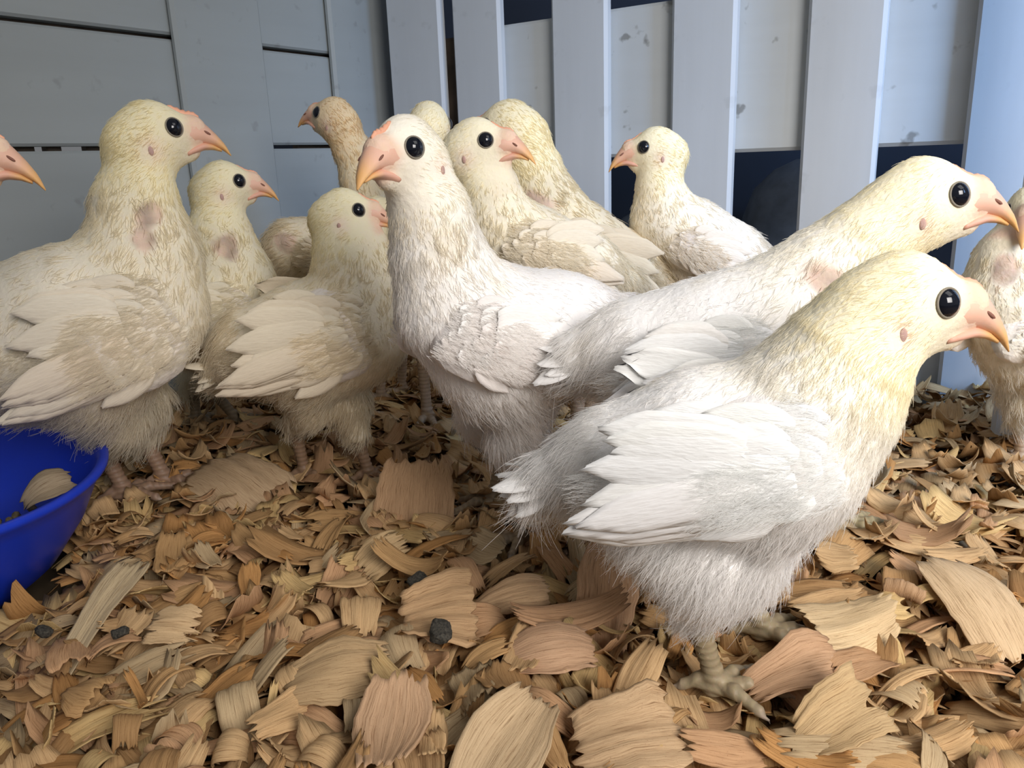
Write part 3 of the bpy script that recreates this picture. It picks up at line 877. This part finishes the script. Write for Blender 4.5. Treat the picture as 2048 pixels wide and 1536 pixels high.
CHICKS = [
 dict(label='fluffy white chick nearest the camera, standing side-on with its head lowered to the right', d=0.255, anchor=(1430, 900), psi=-3, skull=(1792, 612), H=226,
      spine=[(1110, 950, 62), (1240, 925, 120), (1400, 905, 172), (1560, 885, 180), (1650, 782, 150), (1708, 695, 124)], head_yaw=-19, head_pitch=-1,
      wing=((1675, 885), (1122, 1012), 265), feet=dict(near=(1425, 1385, 1392, 1225), far=(1520, 1275, 1480, 1180)), hairs=80000, seed=11, grid=0.0019,
      leg_col=(0.30, 0.235, 0.14), thigh=1.0, extra=(((1300, 1040, 95), (1410, 1120, 115)),), tone=dict(body=(0.96, 0.94, 0.915), head=(0.95, 0.875, 0.65))),
 dict(label='white chick stretching its long neck right, directly behind the nearest chick', d=0.335, anchor=(1430, 690), psi=-4, skull=(1836, 408), H=186,
      spine=[(1165, 715, 62), (1280, 700, 108), (1420, 690, 142), (1550, 640, 130), (1645, 555, 98), (1735, 480, 86)], head_yaw=-17, head_pitch=5,
      wing=((1560, 680), (1190, 800), 170), feet=dict(near=(1600, 1085, 1560, 960), far=(1690, 1060, 1640, 930)), hairs=42000, seed=12, bare=((1662, 566, 46),),
      leg_col=(0.34, 0.28, 0.16), tone=dict(body=(0.96, 0.94, 0.915), head=(0.95, 0.875, 0.65))),
 dict(label='white chick cut off by the right edge, facing the camera beside the slats', d=0.455, anchor=(2070, 650), psi=120, skull=(2064, 432), H=128,
      spine=[(2140, 740, 55), (2110, 700, 95), (2060, 660, 112), (2020, 590, 95), (2025, 520, 72)], head_yaw=95, head_pitch=0,
      hairs=20000, seed=13, bare=((2012, 535, 34),), tone=dict(body=(0.91, 0.86, 0.75)), feet=dict(near=(2040, 930, 2040, 850), far=(2090, 915, 2085, 850))),
 dict(label='upright white chick at centre turning its orange-combed face toward the camera', d=0.382, anchor=(1000, 680), psi=150, skull=(816, 314), H=166,
      spine=[(1235, 650, 70), (1120, 665, 128), (1000, 680, 162), (910, 610, 122), (876, 510, 92), (858, 420, 82)], head_yaw=125, head_pitch=4,
      wing=((905, 640), (1125, 750), 190), feet=dict(near=(1050, 1085, 1070, 960), far=(990, 1010, 1010, 900)), hairs=46000, seed=14, comb=0.045,
      leg_col=(0.36, 0.27, 0.17), tone=dict(body=(0.92, 0.89, 0.86), head=(0.95, 0.90, 0.77))),
 dict(label='white chick looking right from behind the centre chick, pink beak in three-quarter view', d=0.475, anchor=(1090, 510), psi=155, skull=(950, 296), H=120,
      spine=[(1235, 570, 55), (1150, 535, 85), (1060, 505, 98), (995, 445, 72), (978, 375, 60)], head_yaw=20, head_pitch=6,
      wing=((1010, 470), (1240, 560), 105), hairs=22000, seed=15, tone=dict(body=(0.84, 0.77, 0.63), head=(0.95, 0.875, 0.65))),
 dict(label='cream chick facing away left behind the one with the pink beak', d=0.56, anchor=(1180, 500), psi=168, skull=(1022, 264), H=126,
      spine=[(1330, 575, 45), (1250, 545, 80), (1160, 500, 92), (1095, 415, 68), (1062, 335, 60)], head_yaw=205, head_pitch=2,
      wing=((1120, 470), (1330, 585), 110), hairs=20000, seed=16, bare=((1065, 405, 42),), tone=dict(body=(0.74, 0.65, 0.49))),
 dict(label='white chick showing only its crown above the centre chick', d=0.62, anchor=(862, 480), psi=75, skull=(858, 256), H=106,
      spine=[(868, 520, 40), (866, 500, 62), (862, 470, 72), (860, 400, 58), (858, 320, 48)], head_yaw=-75, head_pitch=0, hairs=9000, seed=17),
 dict(label='small white chick facing left in front of the dark gap between slats', d=0.57, anchor=(1390, 490), psi=160, skull=(1316, 302), H=97,
      spine=[(1525, 525, 36), (1460, 510, 68), (1385, 485, 88), (1330, 440, 70), (1318, 372, 48)], head_yaw=178, head_pitch=1,
      wing=((1345, 470), (1500, 560), 95), hairs=20000, seed=18, tone=dict(body=(0.87, 0.80, 0.69))),
 dict(label='buff-headed chick facing left at the back by the corner post', d=0.69, anchor=(770, 450), psi=188, skull=(671, 239), H=88,
      spine=[(850, 530, 35), (800, 500, 60), (760, 450, 66), (728, 365, 44), (704, 300, 38)], head_yaw=217, head_pitch=16,
      hairs=14000, seed=19, tone=dict(body=(0.84, 0.76, 0.58), head=(0.82, 0.64, 0.40))),
 dict(label='white chick with its tail to the trough, standing left of the centre chick', d=0.485, anchor=(620, 680), psi=4, skull=(684, 430), H=108,
      spine=[(445, 735, 42), (515, 700, 95), (610, 685, 128), (700, 655, 126), (722, 575, 98), (700, 500, 80)], head_yaw=0, head_pitch=2,
      wing=((745, 640), (430, 750), 185), feet=dict(near=(610, 958, 592, 862), far=(738, 962, 715, 878)), hairs=30000, seed=20,
      leg_col=(0.24, 0.15, 0.09), tone=dict(body=(0.84, 0.75, 0.58), head=(0.86, 0.78, 0.53))),
 dict(label='chick mostly hidden, its brown-streaked back showing between two chicks near the corner', d=0.62, anchor=(640, 510), psi=2, skull=(752, 436), H=88,
      spine=[(550, 525, 40), (590, 505, 68), (650, 510, 78), (715, 500, 66), (740, 470, 48)], hairs=12000, seed=21, tone=dict(body=(0.78, 0.68, 0.50)), bare=((575, 485, 26),)),
 dict(label='slim white chick gazing right in front of the wide batten', d=0.555, anchor=(420, 620), psi=2, skull=(444, 374), H=104,
      spine=[(285, 660, 45), (350, 650, 85), (425, 625, 104), (468, 560, 80), (440, 470, 66)], head_yaw=-5, head_pitch=5,
      wing=((505, 590), (320, 690), 130), feet=dict(near=(395, 850, 385, 775), far=(470, 850, 425, 780)), hairs=22000, seed=22, bare=((452, 490, 30),),
      leg_col=(0.20, 0.15, 0.09), tone=dict(body=(0.86, 0.79, 0.62), head=(0.86, 0.78, 0.53))),
 dict(label='large white chick in profile beside the blue trough, bare patch on its neck', d=0.45, anchor=(160, 670), psi=2, skull=(299, 276), H=146,
      spine=[(-90, 700, 90), (30, 690, 155), (160, 665, 190), (265, 610, 152), (285, 510, 112), (272, 410, 84)], head_yaw=-6, head_pitch=8,
      wing=((352, 610), (-10, 790), 250), feet=dict(near=(250, 1000, 205, 900), far=(330, 975, 290, 880)), hairs=42000, seed=23, comb=0.045,
      bare=((302, 430, 34), (290, 480, 30)), leg_col=(0.27, 0.17, 0.11), tone=dict(body=(0.84, 0.77, 0.63), head=(0.86, 0.78, 0.53))),
 dict(label='chick at the left edge with only its beak in view', d=0.27, anchor=(-420, 700), foot_z=0.028, psi=25, skull=(-136, 312), H=186,
      spine=[(-640, 800, 70), (-560, 760, 130), (-430, 700, 165), (-300, 620, 140), (-220, 480, 100)], head_yaw=10, head_pitch=0, hairs=8000, seed=24),
]
import os
for c in CHICKS: make_chick(**c)

# ------------------------------------------------------------------ blue trough
TC = np.array([-0.366, 0.373])
prof = [(0.0, 0.0), (0.095, 0.0), (0.110, 0.006), (0.122, 0.018), (0.134, 0.040), (0.1405, 0.060), (0.1440, 0.067), (0.1465, 0.0695), (0.1465, 0.0715), (0.1445, 0.0728),
        (0.1415, 0.0720), (0.1395, 0.068), (0.1365, 0.058), (0.129, 0.040), (0.117, 0.022), (0.100, 0.013), (0.05, 0.012), (0.0, 0.012)]
trough = bpy.data.objects.new('feeding_trough', None); COL.objects.link(trough); trough.matrix_world = Matrix.Translation((TC[0], TC[1], -0.002)) @ Matrix.Rotation(math.atan(0.128), 4, 'Y') @ Matrix.Rotation(math.atan(-0.044), 4, 'X') @ Matrix.Diagonal((0.943, 0.943, 0.943, 1))
tag(trough, 'royal blue round plastic feeding trough at the left edge on the shavings', 'trough')
vs, fs = lathe(prof, 96); me = new_mesh('bowl', vs, fs); fix_normals(me); obj('bowl', me, M_BLUE, trough)
hub = [(0.0, 0.058), (0.025, 0.057), (0.040, 0.053), (0.048, 0.045), (0.052, 0.030), (0.056, 0.011), (0.0, 0.011)]
vs, fs = lathe(hub, 64); me = new_mesh('hub', vs, fs); fix_normals(me); obj('hub', me, M_BLUE, trough)
# leftovers of feed lying in the channel
fv, ff = [], []
for k in range(260):
    a, rr = rng.uniform(0, 2 * np.pi), rng.uniform(0.062, 0.108)
    c = np.array([TC[0] + rr * math.cos(a), TC[1] + rr * math.sin(a), 0.014 + max(0, rr - 0.095) * 0.35 - 0.128 * rr * math.cos(a) - 0.044 * rr * math.sin(a)]); s = rng.uniform(0.0015, 0.0035)
    b = len(fv); fv += list(c + uv_ball(6, 4)[0] * s * rng.uniform(0.6, 1.2, 3)); ff += [tuple(i + b for i in f) for f in uv_ball(6, 4)[1]]
feed = obj('feed_crumbs', new_mesh('feed_crumbs', fv, ff), M_FEED)
tag(feed, 'brown feed crumbs scattered in the bottom of the blue trough', 'feed', kind='stuff')

# ------------------------------------------------------------------ things outside, behind the slats
def slate_bin(px, d, top_z, radius, label, drops):
    p = at_depth(px, 320, d); root = bpy.data.objects.new('plastic_bin', None); COL.objects.link(root); root.location = (p[0], p[1], -0.03)
    h = top_z + 0.03; r = radius
    vs, fs = lathe([(0, 0), (r * 0.92, 0), (r, h * 0.04), (r, h * 0.52), (0, h * 0.52)], 48)
    me = new_mesh('tub', vs, fs); fix_normals(me); obj('tub', me, M_BIN, root)
    vs, fs = lathe([(0, h * 0.522), (r * 1.035, h * 0.522), (r * 1.045, h * 0.55), (r * 1.03, h * 0.575), (r * 0.985, h * 0.585), (r * 0.93, h * 0.70), (r * 0.78, h * 0.85), (r * 0.5, h * 0.95), (r * 0.2, h), (0, h)], 48)
    me = new_mesh('lid', vs, fs); fix_normals(me); lid = obj('lid', me, M_BIN, root)
    tag(root, label, 'bin')
    if drops:
        wet = make_simple('water', (0.75, 0.8, 0.9), 0.05, 10, 0.05)
        for k in range(7):
            a = -1.9 + rng.uniform(-0.25, 0.25); zz = h * rng.uniform(0.35, 0.8); rr = r * np.interp(zz / h, [0, 0.58, 0.7, 0.85], [1, 0.985, 0.93, 0.78])
            me = new_mesh('water_drop', BALL_V, BALL_F)
            obj('water_drop', me, wet, lid, mat4(np.eye(3) * 0.0016, (rr * math.cos(a), rr * math.sin(a), zz)))
slate_bin(1622, 0.96, 0.190, 0.080, 'slate grey domed bin outside, seen between two slats behind the small chick', True)
slate_bin(1292, 1.02, 0.135, 0.055, 'darker low domed bin outside, seen in the gap by the small chick\'s beak', False)

# ------------------------------------------------------------------ wood shavings
def shaving(seed, L, W, curl, twist=0.0, fan=0.0, jag=0.12, nx=9, ny=10, thick=0.0005, wave=0.06, split=0.0):
    """thin curled sheet: grain runs along its length; returns verts, quads, uv (per vertex). curl is the total bend in radians"""
    r = np.random.default_rng(seed)
    u = np.linspace(0, 1, nx)[:, None] * np.ones((1, ny)); v = np.ones((nx, 1)) * np.linspace(-1, 1, ny)[None]
    end0 = r.uniform(-1, 1, ny) * jag; end1 = r.uniform(-1, 1, ny) * jag
    s = u + end0[None] * (1 - u) ** 2 + end1[None] * u ** 2
    s = s + 0.10 * (v ** 2) * (0.5 - u) * r.uniform(0, 1.2)
    if split:
        c = r.uniform(-0.4, 0.4); s = s - split * np.exp(-((v - c) / 0.16) ** 2) * u ** 3
    wid = W / 2 * (1 + fan * (u - 0.5)) * (1 + 0.10 * np.sin(u * r.uniform(3, 8) + r.uniform(0, 6))) * np.clip(0.72 + 0.9 * np.sin(np.pi * np.clip(u, 0.02, 0.98)) ** 0.5 * 0.31, 0, 1.05)
    y = v * wid + 0.018 * W * r.uniform(-1, 1, (nx, 1)) * np.abs(v)
    if abs(curl) > 1e-3:
        R = L / curl; rad = R * (1 - 0.16 * u)
        x = rad * np.sin((s - 0.5) * curl); z = rad * (np.cos((s - 0.5) * curl) - 1)
    else:
        x = (s - 0.5) * L; z = 0 * x
    cross = r.uniform(-0.25, 0.35)
    z = z - cross * W * 0.5 * v ** 2 + wave * W * 0.5 * np.sin(v * r.uniform(2, 5) + u * r.uniform(-5, 5) + r.uniform(0, 6)) + 0.03 * W * r.normal(0, 1, (1, ny)) * np.ones((nx, 1)) * 0.5
    z = z + twist * (u - 0.5) * y
    top = np.stack([x, y, z], -1).reshape(-1, 3); bot = top - np.array([0, 0, thick])
    V = np.concatenate([top, bot]); n = nx * ny
    idx = np.arange(n).reshape(nx, ny)
    q = np.stack([idx[:-1, :-1], idx[1:, :-1], idx[1:, 1:], idx[:-1, 1:]], -1).reshape(-1, 4)
    loop = np.concatenate([idx[0, :], idx[1:, -1], idx[-1, -2::-1], idx[-2:0:-1, 0]])
    nxt = np.roll(loop, -1)
    side = np.stack([loop, nxt, nxt + n, loop + n], 1)
    F = np.concatenate([q, q[:, ::-1] + n, side])
    o_ = r.uniform(0, 40, 2)
    uv = np.stack([(s * L / 0.02).ravel() + o_[0], (v * W / 0.03).ravel() + o_[1]], 1); uv = np.concatenate([uv, uv])
    return V, F, uv
def shaving_mesh(*a, **k):
    V, F, uv = shaving(*a, **k)
    me = new_mesh('wood_shaving', V, F, True)
    ul = me.uv_layers.new(name='UVMap')
    li = np.zeros(len(me.loops), np.int32); me.loops.foreach_get('vertex_index', li)
    ul.data.foreach_set('uv', uv[li].astype(np.float32).ravel())
    me.materials.append(M_SHAVE)
    return me
TINTS = np.array([1.0, 0.94, 0.84]) * np.array([(0.68, 0.49, 0.29), (0.56, 0.37, 0.19), (0.60, 0.39, 0.24), (0.56, 0.45, 0.30), (0.54, 0.31, 0.13), (0.70, 0.53, 0.28), (0.64, 0.45, 0.26), (0.44, 0.28, 0.14)])
def rot_from(yaw, tilt_x, tilt_y):
    return np.array(Matrix.Rotation(yaw, 3, 'Z') @ Matrix.Rotation(tilt_y, 3, 'Y') @ Matrix.Rotation(tilt_x, 3, 'X'))
SHAVE_GROUP = 'pine shavings of the foreground litter'
def img_yaw(px, py, deg, z):
    a = at_height(px, py, z); e = math.radians(deg)
    b = at_height(px + 30 * math.cos(e), py - 30 * math.sin(e), z); dv = b - a
    return math.atan2(dv[1], dv[0])
# shavings that stand out: (pixel, length px, width px, angle in the picture, curl, fan, tint, tilt towards camera, extra, label)
LAND = [
 ((1712, 1245), 200, 150, 12, -0.9, -0.5, (0.82, 0.66, 0.42), 0.45, {}, 'pale cream fan-shaped shaving with frayed rim right of the nearest foot'),
 ((1965, 1195), 250, 150, -38, 0.8, 0.1, (0.82, 0.64, 0.42), 0.30, {}, 'big pale ridged shaving lying at the right edge'),
 ((1812, 1165), 150, 75, 62, 6.5, 0.0, (0.55, 0.37, 0.22), 0.1, dict(nx=26), 'brown shaving rolled into a tight spiral near the right edge'),
 ((1690, 1425), 190, 150, 25, 0.7, 0.6, (0.66, 0.50, 0.29), 0.5, dict(split=0.25), 'yellow-tan shaving split into fingers below the pale fan-shaped one'),
 ((1015, 1485), 230, 170, 48, 0.6, -0.2, (0.70, 0.55, 0.36), 0.35, {}, 'large blond straight-grained shaving at the bottom edge, centre'),
 ((880, 1225), 170, 190, 5, 0.5, 0.2, (0.66, 0.46, 0.27), 0.35, {}, 'broad tan shaving with a dark dropping on it'),
 ((345, 1248), 110, 95, 0, 0.5, 0.0, (0.78, 0.59, 0.36), 0.55, dict(jag=0.2), 'small squarish pale shaving with a ragged left end'),
 ((200, 1215), 240, 70, 42, 0.3, 0.3, (0.66, 0.56, 0.38), 0.3, {}, 'long greyish strip of shaving beside the blue trough'),
 ((680, 1335), 230, 150, 8, 0.7, 0.0, (0.62, 0.46, 0.27), 0.4, {}, 'wide dark-grained tan shaving left of the bottom centre'),
 ((785, 1440), 150, 150, 75, -0.7, 0.2, (0.66, 0.46, 0.30), 0.2, {}, 'broad pinkish tan shaving standing in the bottom centre'),
 ((1215, 1190), 210, 120, 85, 0.6, 0.2, (0.72, 0.48, 0.30), 0.6, {}, 'upright pinkish board-like shaving under the nearest chick\'s tail'),
 ((1265, 1465), 240, 190, 10, 0.6, 0.1, (0.66, 0.49, 0.31), 0.4, {}, 'big yellowish shaving at the bottom edge, right of centre'),
 ((1600, 1330), 230, 120, 15, 0.9, 0.4, (0.62, 0.42, 0.27), 0.4, {}, 'fluted brown shaving touching the toes of the nearest chick'),
 ((1150, 1230), 260, 80, 8, -1.0, 0.0, (0.62, 0.40, 0.24), 0.2, {}, 'long bowed brown shaving below the nearest chick\'s tail'),
 ((1030, 1180), 180, 90, 10, 1.0, 0.2, (0.74, 0.53, 0.33), 0.4, {}, 'striped tan shaving left of the upright pinkish one'),
 ((470, 960), 230, 190, -20, 0.8, 0.0, (0.62, 0.48, 0.32), 0.4, {}, 'broad pale shaving on the floor in front of the chick by the trough'),
 ((830, 1000), 150, 170, 70, 0.6, 0.2, (0.60, 0.41, 0.25), 0.7, {}, 'raised reddish shaving leaning left of the nearest chick\'s tail'),
 ((1110, 1290), 210, 120, 5, 0.9, 0.0, (0.70, 0.48, 0.32), 0.35, {}, 'pink-tinged torn shaving with a hole, centre foreground'),
 ((760, 1105), 110, 80, 20, 0.8, 0.0, (0.76, 0.58, 0.34), 0.7, dict(jag=0.2), 'upturned light shaving with a toothed edge, left of centre'),
 ((830, 1130), 190, 60, -8, -1.6, 0.0, (0.62, 0.41, 0.20), 0.2, {}, 'arched orange-brown shaving over a dark hollow'),
]
for i, (pq, lp, wp, deg, curl, fan, tint, tilt, ex, lab) in enumerate(LAND):
    z = 0.010; p = at_height(*pq, z); k = zdepth(p) / FPX
    yaw = img_yaw(*pq, deg, z)
    fore = 1.0 / max(0.45, 1 - 0.45 * abs(math.sin(math.radians(deg))))
    me = shaving_mesh(500 + i, lp * k * 0.92 * (fore if ex.get('nx') is None else 1), wp * k * 0.95, curl * 1.25, 0.3, fan, **{**dict(jag=0.07, nx=14, ny=20, wave=0.05), **ex})
    Rt = np.array(Matrix.Rotation(tilt, 3, 'X')) @ np.array(Matrix.Rotation(yaw, 3, 'Z'))
    o = obj('wood_shaving', me, None, None, mat4(Rt, p)); o.color = (*(np.array(tint) * np.array([0.90, 0.85, 0.80])), 1)
    tag(o, lab, 'wood shaving', SHAVE_GROUP)
tp = at_height(92, 968, 0.034)
o = obj('wood_shaving', shaving_mesh(777, 0.034, 0.022, 1.6, 0.3, 0.2, 0.08, 12, 14), None, None, mat4(rot_from(0.6, 0.5, -0.3), tp)); o.color = (0.50, 0.40, 0.27, 1)
tag(o, 'tan shaving lying inside the blue trough', 'wood shaving', 'shavings in the trough')
LIB = []; SHAPES = []
for i in range(36):
    L = rng.uniform(0.018, 0.042); W = rng.uniform(0.009, 0.022); c = rng.choice([-1, 1], p=[0.3, 0.7]) * (rng.uniform(0.2, 1.1) if i % 3 else rng.uniform(1.2, 2.4))
    if i % 9 == 0: W = rng.uniform(0.003, 0.005); L = rng.uniform(0.02, 0.04)
    if i % 12 == 5: c = rng.uniform(3, 5.5); L = 0.03; W = 0.012
    SHAPES.append('rolled' if abs(c) >= 3 else 'splinter-thin' if W < 0.006 else 'curled' if abs(c) > 1.1 else 'long flat' if L > 2.2 * W else 'broad flat')
    LIB.append(shaving_mesh(900 + i, L, W, c, rng.uniform(-0.5, 0.5), rng.uniform(-0.4, 0.6), rng.uniform(0.06, 0.18), 10 if abs(c) < 3 else 18, 15, split=0.25 if i % 7 == 3 else 0.0))
foot_keep = [at_height(1425, 1385, 0.0), at_height(1520, 1275, 0.0)]
placed = []; tries = 0
land_pts = [at_height(*l[0], 0.01)[:2] for l in LAND]
while len(placed) < 280 and tries < 60000:
    tries += 1
    y = rng.uniform(0.215, 0.43); x = rng.uniform(-0.66 * y, 0.66 * y)
    if np.hypot(x - TC[0], y - TC[1]) < 0.150: continue
    md = 0.0125 if len(placed) < 200 else 0.009
    if placed and np.min(np.hypot(*(np.array(placed)[:, :2] - (x, y)).T)) < md: continue
    if min(np.hypot(x - q[0], y - q[1]) for q in land_pts) < 0.010: continue
    placed.append((x, y))
LAND_SHORT = ['the pale fan-shaped shaving', 'the big ridged shaving', 'the spiral shaving', 'the yellow-tan fingered shaving', 'the large blond shaving', 'the largest dropping',
              'the squarish pale shaving', 'the long greyish strip', 'the dark-grained shaving', 'the standing pinkish shaving', 'the upright board-like shaving', 'the big yellowish shaving',
              'the fluted brown shaving', 'the long bowed shaving', 'the striped tan shaving', 'the broad pale shaving', 'the raised reddish shaving', 'the pink torn shaving',
              'the toothed upturned shaving', 'the arched shaving']
TINT_WORDS = ['pale tan', 'brown', 'pinkish', 'greyish', 'orange-brown', 'blond', 'tan', 'dark brown']
land_px = np.array([l[0] for l in LAND], float)
def shaving_label(x, y, shape, tint):
    q = project(np.array([x, y, 0.003])); dv = q - land_px; k = int(np.argmin((dv ** 2).sum(1))); dx, dy = dv[k]
    far = 'just ' if np.hypot(dx, dy) < 90 else ''
    if abs(dx) > 1.6 * abs(dy): rel = 'right of' if dx > 0 else 'left of'
    elif abs(dy) > 1.6 * abs(dx): rel = 'in front of' if dy > 0 else 'behind'
    else: rel = ('in front and ' if dy > 0 else 'behind and ') + ('right of' if dx > 0 else 'left of')
    return f'{tint} {shape} shaving {far}{rel} {LAND_SHORT[k]}'
by_label = {}
for x, y in placed:
    li_ = int(rng.integers(len(LIB))); o = obj('wood_shaving', LIB[li_]); ti_ = int(rng.integers(len(TINTS)))
    z = rng.uniform(-0.004, 0.007)
    for f in foot_keep:
        if np.hypot(x - f[0], y - f[1]) < 0.026: z = -0.006
    tl = rng.normal(0, 0.22, 2)
    o.matrix_world = mat4(np.array(Matrix.Rotation(rng.uniform(0.0, 0.35), 3, 'X')) @ rot_from(rng.uniform(0, 6.283), tl[0], tl[1]) * rng.uniform(0.8, 1.15), (x, y, z))
    o.color = (*np.clip(TINTS[ti_] * rng.uniform(0.88, 1.06), 0, 1), 1)
    tag(o, shaving_label(x, y, SHAPES[li_], TINT_WORDS[ti_]), 'wood shaving', SHAVE_GROUP)
    by_label.setdefault(o['label'], []).append(o)
for lab, os_ in by_label.items():
    if len(os_) > 1:
        os_.sort(key=lambda o: o.matrix_world.translation.y)
        os_[0]['label'] = lab + ', the nearer one'; os_[-1]['label'] = lab + ', the farther one'
# everything below and behind them, past counting
hi_t = [shaving(2000 + i, rng.uniform(0.018, 0.046), rng.uniform(0.008, 0.022), rng.choice([-1, 1]) * rng.uniform(0.2, 2.2), rng.uniform(-0.5, 0.5), rng.uniform(-0.4, 0.5), 0.13, 6, 6) for i in range(24)]
VV, FF, UU, CC = [], [], [], []; base = 0
def litter(n, ylo, yhi, zlo, zhi, spread=0.95, smax=1.0):
    global base
    k = 0
    while k < n:
        y = math.sqrt(rng.uniform(ylo ** 2, yhi ** 2)); x = rng.uniform(-spread * y - 0.05, spread * y + 0.05)
        p = np.array([x, y, 0])
        if (p - R_P0) @ R_N < 0.008 or (p - L_P0) @ L_N < 0.016: continue
        if np.hypot(x - TC[0], y - TC[1]) < 0.125: continue
        k += 1
        V, F, uv = hi_t[int(rng.integers(len(hi_t)))]
        tl = rng.normal(0, 0.26, 2)
        R = rot_from(rng.uniform(0, 6.283), tl[0], tl[1]) * rng.uniform(0.6, 1.15) * smax
        heap = 0.010 * max(0, 1 - ((p - R_P0) @ R_N) / 0.10)
        VV.append(V @ R.T + np.array([x, y, rng.uniform(zlo, zhi) + heap])); FF.append(F + base); UU.append(uv + rng.uniform(0, 30, 2)); base += len(V)
        CC.append(np.tile(np.clip(TINTS[int(rng.integers(len(TINTS)))] * rng.uniform(0.75, 1.08), 0, 1), (len(V), 1)))
litter(3300, 0.20, 0.45, -0.020, -0.003)
litter(3600, 0.38, 0.72, -0.018, 0.006)
litter(1800, 0.68, 1.02, -0.016, 0.006)
V = np.concatenate(VV); F = np.concatenate(FF); U = np.concatenate(UU); Cc = np.concatenate(CC)
me = new_mesh('wood_shavings', V, F, True, Cc)
ul = me.uv_layers.new(name='UVMap'); li = np.zeros(len(me.loops), np.int32); me.loops.foreach_get('vertex_index', li)
ul.data.foreach_set('uv', U[li].astype(np.float32).ravel())
lit = obj('wood_shavings', me, M_SHAVE_STUFF); tag(lit, 'thick bed of tan pine shavings covering the pen floor', 'wood shavings', kind='stuff')

# ------------------------------------------------------------------ droppings
def dropping(px, py, size, label, seed):
    r = np.random.default_rng(seed); z = 0.013
    p = at_height(px, py, z); v, f = uv_ball(20, 14)
    v = v * (1 + 0.14 * vnoise(v, 4, seed) + 0.10 * vnoise(v, 11, seed + 1))[:, None] * np.array([1.25, 0.9, 0.62]) * size
    v[:, 2] += 0.25 * size * np.sin(v[:, 0] / size * 2.2)
    tag(obj('dropping', new_mesh('dropping', v, f), M_DROP, None, mat4(rot_from(r.uniform(0, 3), 0.2, 0.2), p)), label, 'dropping', 'droppings in the litter')
dropping(882, 1262, 0.0052, 'dark grey dropping sitting on a broad tan shaving, centre foreground', 1)
dropping(835, 1160, 0.0042, 'dark dropping in the hollow under the arched shaving', 2)
dropping(240, 1265, 0.0030, 'small blackish dropping left of the squarish pale shaving', 3)
dropping(88, 1262, 0.0034, 'small grey dropping below the blue trough', 4)
